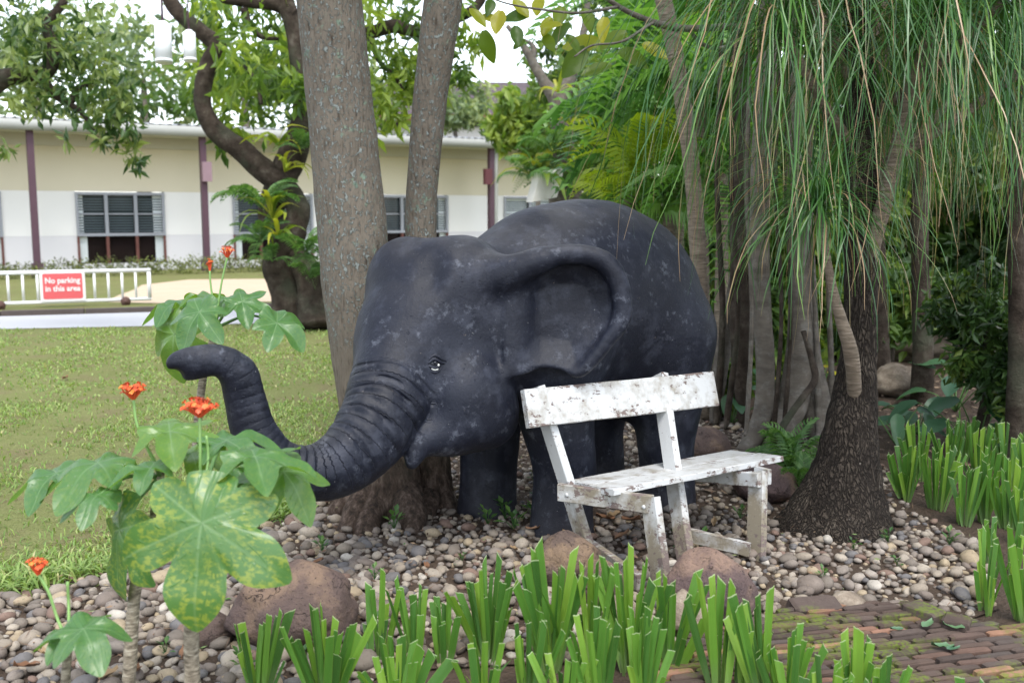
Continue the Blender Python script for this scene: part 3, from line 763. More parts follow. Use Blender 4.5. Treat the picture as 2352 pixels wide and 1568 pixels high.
col = mix(nt, mth(nt, 'MULTIPLY', ramp(nt, grain, [(.62, 0.), (.72, .35)]), 1.), col, (.5, .46, .40))
setp(b, nt, color=mix(nt, pe, col, wood), rough=mix(nt, pe, (.5,) * 3, (.9,) * 3), spec=.35,
     normal=bump(nt, mth(nt, 'ADD', mth(nt, 'MULTIPLY', grain, .5), mth(nt, 'MULTIPLY', pe, -1.)), .5, .004))
def bench():
    FLc = Vector((.446, 4.25, .43)); u = Vector((.822, .569, -.004)).normalized(); v = Vector((.569, -.822, .10)).normalized(); up = u.cross(v) * -1
    if up.z < 0: up = -up
    root = thing('bench', 'old white wooden bench with flaking paint standing before the elephant statue', 'bench', (.75, 4.75, 0))
    def board(name, a, b_, wdir, w, t, wear=0., seed=1, wob=.003, nseg=14, side=None):
        """board from a to b_, half-width w along wdir, half-thickness t; edges a little worn and bevelled"""
        a, b_ = Vector(a), Vector(b_); ax = (b_ - a).normalized(); wd = Vector(wdir); wd = (wd - ax * wd.dot(ax)).normalized(); td = ax.cross(wd)
        V = []; Fq = []; be = min(w, t) * .18; prof = [(-w, -t + be), (-w, t - be), (-w + be, t), (-w * .8, t), (0, t), (w * .8, t), (w - be, t), (w, t - be), (w, -t + be), (w - be, -t), (w * .8, -t), (0, -t), (-w * .8, -t), (-w + be, -t)]; ed = [1, 1, 1, 0, 0, 0, 1, 1, 1, 1, 0, 0, 0, 1]; k = len(prof); W_ = []; E_ = []
        for i in range(nseg + 1):
            f = i / nseg; c_ = a.lerp(b_, f)
            for j, (x, y) in enumerate(prof):
                n_ = mnoise.noise(Vector((f * 5 + j * .7, seed * 3.1, j))) * wob; q = c_ + wd * (x + n_ * (1 if x > 0 else -1)) + td * (y + n_ * .4); V.append(q)
                E_.append(max(ed[j], 1. if i in (0, nseg) else 0.)); W_.append(wear if np.isscalar(wear) else wear(q, f))
        for i in range(nseg):
            for j in range(k): Fq.append((i * k + j, i * k + (j + 1) % k, (i + 1) * k + (j + 1) % k, (i + 1) * k + j))
        me = bpy.data.meshes.new(name); me.from_pydata([tuple(q) for q in V], [], Fq + [tuple(range(k))[::-1], tuple(range(nseg * k, nseg * k + k))])
        at_ = me.attributes.new('wear', 'FLOAT', 'POINT'); at_.data.foreach_set('value', W_); a2 = me.attributes.new('edge', 'FLOAT', 'POINT'); a2.data.foreach_set('value', E_)
        bm = bmesh.new(); bm.from_mesh(me); bmesh.ops.recalc_face_normals(bm, faces=bm.faces[:]); bm.to_mesh(me); bm.free()
        return obj(name, me, m_pw, root)
    # seat: front and rear boards
    D_ = .36; t_ = .014
    s0, s1 = FLc - up * t_, FLc + u * 1.115 - up * t_
    board('seat_board', s0 - v * .0825, s1 - v * .0825 - u * .0, v, .0815, t_, .24, 2, .004, 22)
    board('seat_board', s0 - v * .254 + u * .004, s1 - v * .254 - u * .02, v, .086, t_, .26, 5, .003, 22)
    # backrest
    PL, PR = gr(1206, 939, .75), gr(1640, 893, .742)
    bd = (gr(1246, 884, .83) - gr(1303, 1100, .40)).normalized()
    board('backrest', PL, PR, bd, .088, .018, .30, 9, .0025, 26)
    bn = (PR - PL).normalized().cross(bd); bn = bn if bn.y < 0 else -bn
    low = lambda z0, z1, a=.0, b_=.75: (lambda q, f: a + (b_ - a) * max(0, min(1, (z0 - q.z) / (z0 - z1))))
    # rear posts lean back
    for tp, sp_, bt in (((1246, 881), (1303, 1100), (1350, 1262)), ((1541, 842), (1562, 1056), (1574, 1252))):
        T_, S_, B_ = gr(*tp, .83), gr(*sp_, .40), gr(*bt, .085); 
        if tp[0] < 1300: q0, q1 = B_ + (B_ - S_) * .26, T_
        else: q0, q1 = B_ + (B_ - S_) * .2, T_
        # the post ends just above the top edge of the backrest, behind it
        f_ = min((abs(px(PL.lerp(PR, k / 200)) - (1262 if tp[0] < 1300 else 1545)), k / 200) for k in range(201))[1]
        q1 = PL.lerp(PR, f_) + bd * .103 - bn * (.018 + .044)
        board('rear_post', q0, q1, v, .042, .021, low(.42, .08, .05, 1.0), 3 + tp[0], .003, 16)
    # front legs
    for tp, bt, zb in (((1494, 1142), (1524, 1370), -.03), ((1741, 1082), (1737, 1288), -.03)):
        T_, B_ = gr(*tp, .40), gr(*bt, 0.0); board('leg', B_ + (B_ - T_) * .08, T_, v, .047, .019, low(.46, .05, .30, .95), tp[0], .002, 14)
        if tp[0] > 1600: lr = (T_, B_)
        else: ll = (T_, B_)
    # side rails under the seat, low stretchers
    a, b_ = gr(1284, 1129, .365), gr(1499, 1158, .375)
    r1 = board('side_rail', a, b_, (0, 0, 1), .040, .016, .62, 21, .003, 10)
    def nail(P, n_, par):
        obj('bolt', tube_me('bolt', [P, P + n_ * .007], [.011, .008], seg=10), m_pw, par)
    nail(a.lerp(b_, .12) - u * .016 + Vector((0, 0, -.005)), -u, r1); nail(b_.lerp(a, .06) - u * .016 - Vector((0, 0, .012)), -u, r1)
    tr = lr[0]; board('side_rail', tr - u * .045 - Vector((0, 0, .03)) + v * .05, tr - u * .045 - v * .36 - Vector((0, 0, .05)), (0, 0, 1), .034, .015, .4, 25, .002, 10)
    nail(lr[0].lerp(lr[1], .16) - u * .019, -u, r1)
    a = gr(1352, 1250, .10); board('stretcher', a - v * .02, gr(1470, 1338, .075), (0, 0, 1), .036, .016, .6, 31, .004, 10)
    a = gr(1578, 1226, .10); board('stretcher', a, gr(1722, 1262, .075), (0, 0, 1), .032, .014, .55, 33, .004, 10)
    bk = board('leg_cleat', lr[0] + u * .034 - Vector((0, 0, .06)), lr[0] + u * .034 - Vector((0, 0, -.012)), v, .045, .013, .3, 35, .002, 6)
bench()
# ================================================================ BOULDERS
m_bould, nt, b = newmat('reddish_boulder'); p = wpos(nt)
cr_ = N(nt, 'ShaderNodeTexVoronoi', {'Vector': N(nt, 'ShaderNodeVectorMath', {0: p, 1: N(nt, 'ShaderNodeVectorMath', {0: N(nt, 'ShaderNodeTexNoise', {'Vector': p, 'Scale': 9, 'Detail': 5}).outputs[1], 1: (.25, .25, .25)}, operation='MULTIPLY').outputs[0]}).outputs[0], 'Scale': 5.5}, feature='DISTANCE_TO_EDGE').outputs[0]
n1 = noise(nt, p, 5, 6); n2 = noise(nt, p, 38, 6, .7)
c = mix(nt, n2, ramp(nt, n1, [(.32, (.05, .042, .042)), (.49, (.13, .098, .082)), (.60, (.34, .245, .16))]), (.14, .10, .095))
c = mix(nt, ramp(nt, noise(nt, p, 75, 5, .75), [(.57, 0.), (.66, .9)]), c, (.03, .022, .025))
lr_ = mix(nt, orand(nt), (1.0, .92, .95), (1.0, .95, .82))
crk = mth(nt, 'MAXIMUM', ramp(nt, cr_, [(0., 0.), (.010, 1.)]), ramp(nt, noise(nt, p, 7, 3), [(.46, 0.), (.52, 1.)]))
c = mix(nt, crk, (.035, .025, .025), c)
setp(b, nt, color=mix(nt, 1., c, lr_, 'MULTIPLY'), rough=.78, spec=.3, normal=bump(nt, mth(nt, 'ADD', mth(nt, 'ADD', n2, n1), mth(nt, 'MULTIPLY', crk, .6)), 1., .022))
m_grey, nt, b = newmat('pale_limestone'); p = wpos(nt); n1 = noise(nt, p, 9, 7, .7)
setp(b, nt, color=ramp(nt, n1, [(.3, (.10, .075, .055)), (.55, (.26, .21, .16)), (.75, (.40, .35, .28))]), rough=.9, spec=.2, normal=bump(nt, n1, 1., .03))
def boulder(cx, base, w, h, mat, lab, seed, amp=.22, fr=1.1, ridge=.02, flat=0., dp=.9, zc=.42, rz=0.):
    P = gr(cx, base); d = dep(P); W_ = w / F * d / 2
    c_ = P + Vector((0, W_ * dp * .7, 0)); Hh = zfor(c_, base - h * .86)
    V, Fc = rock(4, seed, amp * 1.25, fr, (W_, W_ * dp, Hh * .58), max(flat, .10), max(ridge, .03)); V = rotz(V, rz)
    V[:, 2] += Hh * zc - .0
    o = obj('boulder', npmesh('boulder', V, Fc), mat, None, Matrix.Translation(c_)); tag(o, lab, 'boulder'); return o
BOULD = [boulder(662, 1500, 300, 240, m_bould, 'large rounded reddish boulder between the big leaf and the cut grass clumps', 3, rz=.5),
 boulder(1640, 1442, 205, 205, m_bould, 'rounded reddish boulder in front of the right bench legs', 8, .18),
 boulder(1310, 1365, 150, 165, m_bould, 'brown boulder touching the near front foot of the elephant statue', 12, .15),
 boulder(1385, 1395, 110, 130, m_bould, 'smaller brown boulder under the low bench stretcher', 15, .2),
 boulder(1590, 1470, 130, 125, m_grey, 'jagged pale rock leaning on the boulder by the brick path', 21, .35, 1.6, .09, .25),
 boulder(1432, 1455, 90, 110, m_grey, 'small rough pale rock behind the cut grass clumps under the bench', 24, .3, 1.5, .07, .2),
 boulder(1768, 1160, 150, 115, m_bould, 'smooth brown boulder under the right end of the bench seat', 27, .14),
 boulder(1956, 1408, 86, 56, m_grey, 'smooth beige stone on the edge of the brick path', 31, .10, .9, .004),
 boulder(478, 1490, 100, 95, m_bould, 'dark boulder half hidden behind the stem under the big leaf', 35, .2),
 boulder(1625, 1060, 120, 95, m_bould, 'dull red boulder behind the bench back at the foot of the grey trunk', 38, .2),
 boulder(2115, 830, 190, 130, m_grey, 'large pale rock behind the dark flaring trunk', 42, .25, 1.1, .03, .1),
 boulder(2080, 915, 130, 90, m_grey, 'mauve rock lying in front of the pale rock behind the dark trunk', 45, .2, 1.2, .03, .1),
 boulder(690, 1205, 80, 34, m_grey, 'flat grey stone at the lawn edge beside the big trunk', 52, .12, 1., .004)]
# ================================================================ CUT SWORD-LEAF CLUMPS
rnd = random.Random(11)
m_blade, nt, b = newmat('sword_leaf'); t = att(nt, 'across'); r_ = orand(nt); hgt = att(nt, 'up')
vein = N(nt, 'ShaderNodeTexWave', {'Vector': N(nt, 'ShaderNodeCombineXYZ', {0: t}).outputs[0], 'Scale': 2.6, 'Distortion': .6, 'Detail': 1.}, wave_type='BANDS').outputs[1]
c = ramp(nt, r_, [(0., (.025, .085, .018)), (.3, (.05, .15, .024)), (.6, (.095, .23, .03)), (.85, (.17, .32, .04)), (1., (.24, .38, .05))])
c = mix(nt, mth(nt, 'MULTIPLY', vein, .35), c, (.16, .33, .06))
c = mix(nt, ramp(nt, mth(nt, 'ADD', hgt, mth(nt, 'MULTIPLY', noise(nt, wpos(nt), 5, 3), .3)), [(.18, .75), (.55, 0.)]), c, (.20, .28, .13))
c = mix(nt, ramp(nt, mth(nt, 'ABSOLUTE', mth(nt, 'SUBTRACT', t, .5)), [(.455, 0.), (.49, .45)]), c, (.28, .26, .06))
c = mix(nt, ramp(nt, hgt, [(.985, 0.), (.995, .8)]), c, (.52, .60, .38))
setp(b, nt, color=c, rough=.38, spec=.45, normal=bump(nt, vein, .25, .004))
tr = N(nt, 'ShaderNodeBsdfTranslucent', {'Color': mix(nt, 1., c, (1.5, 1.5, .5), 'MULTIPLY')})
nt.links.new(N(nt, 'ShaderNodeMixShader', {0: .34, 1: b.outputs[0], 2: tr.outputs[0]}).outputs[0], nt.nodes['Material Output'].inputs[0])
def blade_mesh(seed):
    r = random.Random(seed); n = 7; nx_ = 5; V = []; ac = []; up = []; bend = r.uniform(-.06, .10); side = r.uniform(-.05, .05); cut = r.uniform(-.05, .05); fold = r.uniform(.10, .35); tw = r.uniform(-.5, .5); wt_ = r.uniform(.85, 1.1)
    for i in range(n + 1):
        f = i / n
        for j in range(nx_):
            a = j / (nx_ - 1) - .5; w = (.55 + .45 * min(1, f * 2.2)) * .5 * wt_
            z = f + (cut * a * 2 if i == n else 0) + (r.uniform(-.004, .004) if i == n else 0)
            x = a * 2 * w * .09; y = abs(a) * 2 * fold * .09 * .5 + .004 * sin(j * 2.6)
            th = tw * f; x, y = x * cos(th) - y * sin(th), x * sin(th) + y * cos(th)
            V.append((x + side * f * f, y + bend * f * f, z)); ac.append(a + .5); up.append(f)
    Fq = [(i * nx_ + j, i * nx_ + j + 1, (i + 1) * nx_ + j + 1, (i + 1) * nx_ + j) for i in range(n) for j in range(nx_ - 1)]
    return npmesh('leaf', V, np.array(Fq), extra={'across': ac, 'up': up})
def pointed_mesh(seed):
    r = random.Random(seed); n = 10; V = []; ac = []; up = []; side = r.uniform(.25, .6)
    for i in range(n + 1):
        f = i / n
        for j in range(3):
            a = j / 2 - .5; w = .05 * (1 - f ** 2) * (.6 + .4 * min(1, f * 3))
            V.append((side * f ** 1.8, a * 2 * w + 0, f - .35 * side * f ** 3)); ac.append(a + .5); up.append(f * .97)
    Fq = [(i * 3 + j, i * 3 + j + 1, (i + 1) * 3 + j + 1, (i + 1) * 3 + j) for i in range(n) for j in range(2)]
    return npmesh('leaf', V, np.array(Fq), extra={'across': ac, 'up': up})
BL = [blade_mesh(s) for s in range(14)]; PL_ = [pointed_mesh(90 + s) for s in range(4)]
for m_ in BL + PL_: m_.materials.append(m_blade)
CLUMPS = []
def clump(bx, by, topy, spread, n, lab, group, wide=1., lean=0., young=0):
    P = gr(bx, by); d = dep(P); ztop = zfor(P, topy); Hc = max(.2, ztop); CLUMPS.append((P.x, P.y, .06))
    root = thing('sword_leaf_clump', lab, 'plant', P, group)
    W_ = spread / F * d / 2
    fan = rnd.uniform(-.5, .5)
    n = int(n * 1.55)
    for i in range(n):
        f = (i + .5) / n * 2 - 1; f += rnd.uniform(-.25, .25); hh = Hc * (rnd.uniform(.80, 1.07) if rnd.random() < .6 else rnd.uniform(.45, .85)) * (1 - .12 * abs(f)); hh = max(hh, .14)
        rx = rnd.uniform(-.6, .6)
        base = P + Vector((f * W_ * .22, rnd.uniform(-.04, .04) + sin(fan) * f * .03, -.015)); ang = f * W_ * 1.0 / Hc + lean + rnd.uniform(-.10, .10)
        tilt = rnd.uniform(-.22, .14)
        m_ = Matrix.Translation(base) @ Matrix.Rotation(ang, 4, 'Y') @ Matrix.Rotation(tilt, 4, 'X') @ Matrix.Rotation(rx + (pi if rnd.random() < .5 else 0), 4, 'Z') @ Matrix.Diagonal((wide * rnd.uniform(.17, .36), .40, hh, 1))
        obj('leaf', rnd.choice(BL), None, root, m_)
    for i in range(young):
        m_ = Matrix.Translation(P + Vector((rnd.uniform(-W_, W_) * .3, rnd.uniform(-.03, .03), 0))) @ Matrix.Rotation(rnd.uniform(-.8, .8) + (pi if rnd.random() < .5 else 0), 4, 'Z') @ Matrix.Diagonal((Hc * .9, .30, Hc * rnd.uniform(.7, 1.0), 1))
        obj('leaf', rnd.choice(PL_), None, root, m_)
    return root
FG = 'cut sword leaf clumps along the front edge'
L_ = [
 (598, 1602, 1392, 120, 9, 'leftmost cut sword leaf clump in front of the large boulder', 1.0, .0, 0),
 (752, 1618, 1385, 170, 15, 'wide cut clump at the right foot of the large boulder', 1.05, .0, 1),
 (912, 1640, 1460, 180, 15, 'lowest broad cut clump at the bottom edge right of the boulder', 1.25, .0, 0),
 (872, 1520, 1310, 110, 6, 'sparse tall clump with dark narrow leaves behind the broad low clump', .9, .08, 1),
 (955, 1520, 1312, 110, 7, 'slanting sparse clump in front of the pebbles left of centre', .95, -.10, 0),
 (1022, 1530, 1365, 90, 8, 'short thin clump just left of the tall centre clump', .85, .0, 0),
 (1122, 1520, 1282, 160, 15, 'tall dense clump left of the near elephant foot', 1.05, .0, 0),
 (1112, 1640, 1462, 120, 9, 'low clump below the tall dense clump near the bottom edge', 1.0, .0, 2),
 (1212, 1600, 1390, 110, 9, 'mid height clump at the bottom centre', .95, .0, 0),
 (1262, 1535, 1252, 170, 17, 'tallest dense clump in front of the near elephant foot', 1.05, .03, 1),
 (1302, 1650, 1475, 130, 10, 'low bright clump at the bottom edge below the elephant foot', 1.0, .0, 1),
 (1358, 1530, 1265, 110, 10, 'narrow clump with yellowish edges below the bench stretcher', .9, .0, 0),
 (1372, 1630, 1400, 110, 9, 'pale green clump at the bottom edge below the bench stretcher', .9, -.05, 0),
 (1442, 1540, 1262, 130, 13, 'dark green clump in front of the left bench leg', 1.05, .0, 1),
 (1478, 1625, 1395, 120, 11, 'bright clump at the bottom edge below the left bench leg', 1., .0, 0),
 (1535, 1545, 1290, 120, 10, 'right leaning clump beside the left bench leg', 1., .14, 0),
 (1655, 1605, 1330, 120, 8, 'tall clump with broad leaves in front of the right boulder', 1.15, .0, 0),
 (1702, 1600, 1395, 110, 8, 'clump leaning right over the brick path corner', 1.1, .16, 0),
 (1752, 1620, 1325, 110, 7, 'clump with one long leaf bent left over the brick path', 1.05, -.16, 0),
 (1812, 1640, 1428, 150, 12, 'broad clump on the near side of the brick path', 1.15, .05, 0),
 (1900, 1700, 1500, 120, 8, 'very low clump at the bottom edge before the brick path', .9, .1, 0),
 (1962, 1665, 1440, 110, 9, 'clump with stiff upright leaves before the brick path', 1.1, .0, 0),
 (2025, 1690, 1500, 90, 6, 'short clump right of the stiff upright clump', 1.0, .05, 0),
 (2225, 1760, 1545, 90, 6, 'rightmost clump barely rising at the bottom edge', 1.0, .0, 0)]
for bx, by, ty, sprd, n, lab, wide, lean, yg in L_: clump(bx, by, ty, sprd, n, lab, FG, wide, lean, yg)
clump(2262, 1408, 1212, 70, 8, 'slender fan shaped clump rising from the pebbles at the path end', 'sword leaf clumps in the right hand bed', .75, .05)
clump(2345, 1425, 1232, 80, 8, 'clump cut by the right picture edge beside the path end', 'sword leaf clumps in the right hand bed', .9, -.08)
RB = [(2080, 1150, 1005, 75, 12), (2150, 1170, 1015, 85, 13), (2212, 1205, 1060, 60, 9), (2262, 1200, 1020, 80, 13), (2312, 1215, 1045, 80, 12), (2345, 1250, 1100, 60, 9), (2108, 1102, 965, 70, 10), (2180, 1105, 960, 80, 12),
      (2245, 1110, 968, 80, 12), (2310, 1118, 968, 80, 12), (2368, 1165, 985, 70, 10), (2215, 1060, 945, 70, 9), (2330, 1065, 948, 80, 10), (2390, 1105, 960, 70, 9), (2285, 1062, 955, 60, 8), (2270, 1290, 1180, 50, 6), (2325, 1320, 1190, 50, 6)]
RBL = ['front left corner clump of the crowded right hand bed', 'dense clump second from the dark trunk in the front of the right hand bed', 'low thin clump in front of the crowded right hand bed', 'tall clump in the middle front of the right hand bed', 'dense front clump near the right picture edge in the crowded bed', 'short clump cut by the right picture edge in the front of the bed', 'second row clump nearest the dark trunk', 'second row clump with tall even blades near the dark trunk', 'second row clump in the middle of the right hand bed', 'second row clump toward the right picture edge', 'second row clump mostly outside the right picture edge', 'rear row clump at the left of the right hand bed', 'rear row clump toward the right picture edge', 'rear clump outside the right picture edge', 'rear row clump in the middle of the right hand bed', 'small low clump in front of the crowded right hand bed', 'small low clump at the right picture edge before the crowded bed']
for (bx, by, ty, sprd, n), lb in zip(RB, RBL): clump(bx, by, ty, sprd, n, lb, 'sword leaf clumps in the right hand bed', .85)
# ================================================================ CORAL PLANTS (big lobed leaves, red flower heads)
m_coral, nt, b = newmat('lobed_leaf'); rad = att(nt, 'rad'); rib = att(nt, 'rib'); sec = att(nt, 'sec'); r_ = orand(nt)
c0 = mix(nt, noise(nt, co(nt), 4, 3), (.052, .15, .045), (.10, .225, .06))
c0 = mix(nt, ramp(nt, r_, [(.45, 0.), (.9, 1.)]), c0, (.12, .235, .045))
mot = mth(nt, 'MULTIPLY', ramp(nt, noise(nt, co(nt, 'Object', (1, 1.5, 1)), 13, 3, .6), [(.47, 0.), (.60, 1.)]), mth(nt, 'MULTIPLY', ramp(nt, rad, [(.2, .2), (.65, 1.)]), ramp(nt, sec, [(.18, 0.), (.45, 1.)])))
c = mix(nt, mth(nt, 'MULTIPLY', mth(nt, 'MULTIPLY', mot, att(nt, 'mott')), mth(nt, 'MULTIPLY_ADD', r_, .3, .42)), c0, (.36, .40, .06))
c = mix(nt, ramp(nt, sec, [(0., .22), (.14, 0.)]), c, (.10, .22, .07))
c = mix(nt, ramp(nt, rib, [(.0, .7), (.020, 0.)]), c, (.20, .33, .15))
setp(b, nt, color=c, rough=.33, spec=.65, normal=bump(nt, mth(nt, 'MULTIPLY_ADD', ramp(nt, sec, [(0., 0.), (.3, 1.)]), .6, mth(nt, 'MULTIPLY', ramp(nt, rib, [(0., 0.), (.06, 1.)]), .6)), .45, .006))
tr = N(nt, 'ShaderNodeBsdfTranslucent', {'Color': mix(nt, 1., c, (1.9, 1.7, .5), 'MULTIPLY')})
nt.links.new(N(nt, 'ShaderNodeMixShader', {0: .40, 1: b.outputs[0], 2: tr.outputs[0]}).outputs[0], nt.nodes['Material Output'].inputs[0])
def lobed(seed, droop=.25, fold=.10, wav=.035):
    """five rounded lobes around the stalk joint; main lobe along +Y"""
    r = random.Random(seed); na, nr_ = 120, 12
    lob = [(0, 1.0, .66), (1.08, .93, .56), (2.12, .74, .56), (-1.08, .93, .56), (-2.12, .74, .56)]
    lob = [(a + r.uniform(-.08, .08), l * r.uniform(.92, 1.06), w * r.uniform(.94, 1.06)) for a, l, w in lob]
    ctr = [(0, .35)]
    def R(th):
        best = .41 + (.02 if abs(th) < 2.6 else .10)
        for a, l, w in lob:
            d = abs((th - a + pi) % (2 * pi) - pi)
            if d < w:                                    # rounded lobe with a pointed tip
                x = d / w; best = max(best, l * (1 - .36 * x ** .85) * (1 - x ** 5) ** .5 if x < 1 else 0)
        return best
    V = []; rad = []; rib = []; sec = []
    rs = [R(-pi + 2 * pi * k / na) for k in range(na)]
    rs = [(rs[k - 1] + 2 * rs[k] + rs[(k + 1) % na]) / 4 for k in range(na)]
    ph = r.uniform(0, 6)
    for i in range(nr_ + 1):
        f = i / nr_
        for k in range(na):
            th = -pi + 2 * pi * k / na; q = rs[k] * f; x, y = q * sin(th), q * cos(th)
            dm, da, dl = 9, 0, 1
            for a, l, w in lob:
                e = (th - a + pi) % (2 * pi) - pi
                if abs(e) / w < dm: dm, da, dl = abs(e) / w, e, l
            z = -droop * q ** 2 + fold * q * min(1, abs(da) * 1.6) + wav * sin(th * 5 + ph) * f ** 2 + wav * .6 * sin(q * 9 + ph) * f
            perp = abs(q * sin(da)); along = q * cos(da)
            V.append((x, y, z)); rad.append(f); rib.append(perp if q > .0 else 0)
            s_ = along * 8.5 - perp * 5.0; sec.append(abs(s_ - round(s_)) * 2)
    Fq = [(i * na + k, (i + 1) * na + k, (i + 1) * na + (k + 1) % na, i * na + (k + 1) % na) for i in range(nr_) for k in range(na)]
    me = npmesh('leaf', V, np.array(Fq), extra={'rad': rad, 'rib': rib, 'sec': sec, 'mott': np.full(len(V), 1. if seed == 3 else .22)}); me.materials.append(m_coral); return me
LM = [lobed(1, .40, .20, .07), lobed(2, .30, .26, .08), lobed(3, .40, .14, .06), lobed(4, .60, .14, .07), lobed(5, .28, .30, .06), lobed(6, .40, .08, .08)]
m_cstem, nt, b = newmat('coral_stem_bark'); p = wpos(nt, (1, 1, 3.5)); n1 = noise(nt, p, 34, 5)
setp(b, nt, color=ramp(nt, n1, [(.35, (.10, .08, .055)), (.55, (.26, .22, .16)), (.7, (.42, .38, .30))]), rough=.85, normal=bump(nt, n1, .7, .01))
m_pet = plain('petiole_green', (.085, .17, .05), .45, .2, 20); m_petb = plain('flower_stalk', (.19, .33, .10), .5, .15, 20)
m_flow, nt, b = newmat('coral_flower'); setp(b, nt, color=ramp(nt, att(nt, 'tint'), [(0., (.60, .06, .02)), (.6, (.80, .15, .04)), (1., (.85, .30, .05))]), rough=.5)
def flower_mesh(seed, n=34, R_=.06, name='flower_head'):
    r = random.Random(seed); mb = MB()
    for i in range(n):
        a = i * 2.4; q = R_ * sqrt((i + .5) / n); tip = Vector((q * cos(a), q * sin(a), .040 + r.uniform(-.012, .012) - q * .2))
        mid = Vector((tip.x * .6, tip.y * .6, .018)); v_, f_ = tube([(0, 0, -.005), mid, tip], [.003, .0024, .002], 4); mb.add(v_, f_, .15)
        m_ = frame(tip, (tip.x * 3 + r.uniform(-.02, .02), tip.y * 3 + r.uniform(-.02, .02), .13), (0, 1, 0)); t = r.random()
        for k in range(5):
            th = k * 2 * pi / 5 + r.random() * .3; c_, s_ = cos(th), sin(th); L = .0080
            pts = [(0, 0, 0), (L * .6 * c_ - .0042 * s_, L * .6 * s_ + .0042 * c_, .003), (L * c_, L * s_, -.001), (L * .6 * c_ + .0042 * s_, L * .6 * s_ - .0042 * c_, .003)]
            mb.add([tuple(m_ @ Vector(q_)) for q_ in pts], [(0, 1, 2, 3)], t)
    return mb.mesh(name)
def coral(lab, stem, leaves, flowers, top=None, extra_stems=()):
    """stem rows (px,py,depth,r px); leaves: (px,py,radius px,depth,elevation of normal deg,azimuth deg,main-lobe dir in picture (dx,dy),mesh)"""
    P, R = pxpath(stem); root = thing('coral_plant', lab, 'plant', (P[0].x, P[0].y, 0), 'coral plants at the left front')
    P = [Vector((P[0].x, P[0].y, -.02))] + P; R = [R[0]] + R
    obj('stem', tube_me('stem', P, R, seg=12, n=40, rough=.16, freq=26, seed=len(lab)), m_cstem, root)
    tp = P[-1]
    for (a, b_, rp, d, el, az, dr, k) in leaves:
        c_ = at(a, b_, d); rr = rp / F * d
        el = min(84, el + 24) if (rp < 170 and el > 45) else el + (10 if rp < 170 and el > 30 else 0); rp = rp * (1.06 if rp < 170 else 1); rr = rp / F * d
        n_ = Vector((sin(radians(az)) * cos(radians(el)), -cos(radians(az)) * cos(radians(el)), sin(radians(el))))
        yd = at(a + dr[0] * 50, b_ + dr[1] * 50, d) - c_
        if abs(yd.normalized().dot(n_)) > .94: yd = yd + Vector((.0, -.4, 0)) * yd.length
        lf = obj('leaf', LM[k], None, root, frame(c_, n_, yd) @ Matrix.Diagonal((rr, rr, rr, 1)))
        q0 = tp + Vector((0, 0, rnd.uniform(-.03, .01))); mid = q0.lerp(c_, .55) + Vector((0, 0, .25 * (c_ - q0).length * (.5 if c_.z > q0.z - .1 else .3))); e_ = c_ - n_ * .004
        obj('petiole', tube_me('petiole', [q0, mid, e_], [.0075, .0055, .0045], seg=7, n=12), m_pet, lf)
    for i, (pts, d, sz) in enumerate(flowers):
        ps = [tp] + [at(a, b_, d) for a, b_ in pts]; st = obj('flower_stalk', tube_me('flower_stalk', ps, [.006] + [.0042] * (len(ps) - 1), seg=7, n=14), m_petb, root)
        if sz > 0: obj('flower_head', flower_mesh(i * 7 + len(lab), 36 if sz > .04 else 14, sz * .82), m_flow, st, Matrix.Translation(ps[-1]))
    return root
coral('coral plant with the largest mottled leaf hanging at the front', [(445, 1720, 2.72, 17), (440, 1440, 2.72, 18), (452, 1290, 2.76, 17), (462, 1165, 2.80, 13)],
      [(464, 1200, 246, 2.62, 26, -4, (-.10, 1), 2), (585, 1048, 140, 2.75, 58, 10, (.9, .5), 1), (650, 1082, 130, 2.80, 40, 30, (.45, 1), 3), (520, 1010, 120, 3.0, 62, -15, (.4, -.5), 0), (560, 1120, 95, 2.9, 28, 20, (.1, 1), 3)],
      [([(460, 1050), (459, 955)], 2.74, .062), ([(478, 1060), (474, 1000)], 2.9, 0)])
coral('coral plant with a bent pale stem and leaves spreading left over the lawn', [(292, 1740, 3.0, 14), (296, 1568, 3.0, 15), (314, 1330, 3.02, 14), (352, 1200, 3.05, 12), (368, 1085, 3.08, 10)],
      [(225, 1062, 150, 3.0, 58, -30, (-1, .32), 3), (390, 990, 130, 3.02, 52, 0, (.9, .5), 1), (345, 1075, 90, 2.92, 60, -5, (-.2, .6), 4), (225, 1135, 95, 2.9, 55, -20, (-.7, .8), 3), (275, 1215, 175, 2.95, 16, -50, (-.35, 1), 2), (130, 1085, 115, 3.1, 52, -40, (-1, .5), 0), (440, 1040, 100, 3.15, 60, 20, (1, .3), 5)],
      [([(318, 985), (306, 915)], 3.05, .045)])
coral('tall coral plant rising behind the raised trunk tip', [(430, 1290, 4.25, 8), (440, 1150, 4.25, 8), (455, 960, 4.25, 9), (470, 850, 4.25, 9), (492, 775, 4.25, 9), (496, 738, 4.25, 8)],
      [(458, 716, 90, 4.05, 34, -12, (-.35, 1), 0), (415, 690, 95, 4.4, 55, -50, (-1, .2), 5), (400, 768, 115, 4.3, 12, -20, (-.2, 1), 3), (556, 693, 72, 4.15, 42, 10, (1, .3), 1), (636, 742, 82, 4.1, 40, 40, (.9, .75), 4), (520, 690, 80, 4.5, 50, 0, (.4, -.6), 5), (472, 680, 62, 4.3, 60, 0, (-.3, -.7), 4)],
      [([(508, 655), (522, 590)], 4.25, .036), ([(484, 655), (482, 622)], 4.25, .012)])
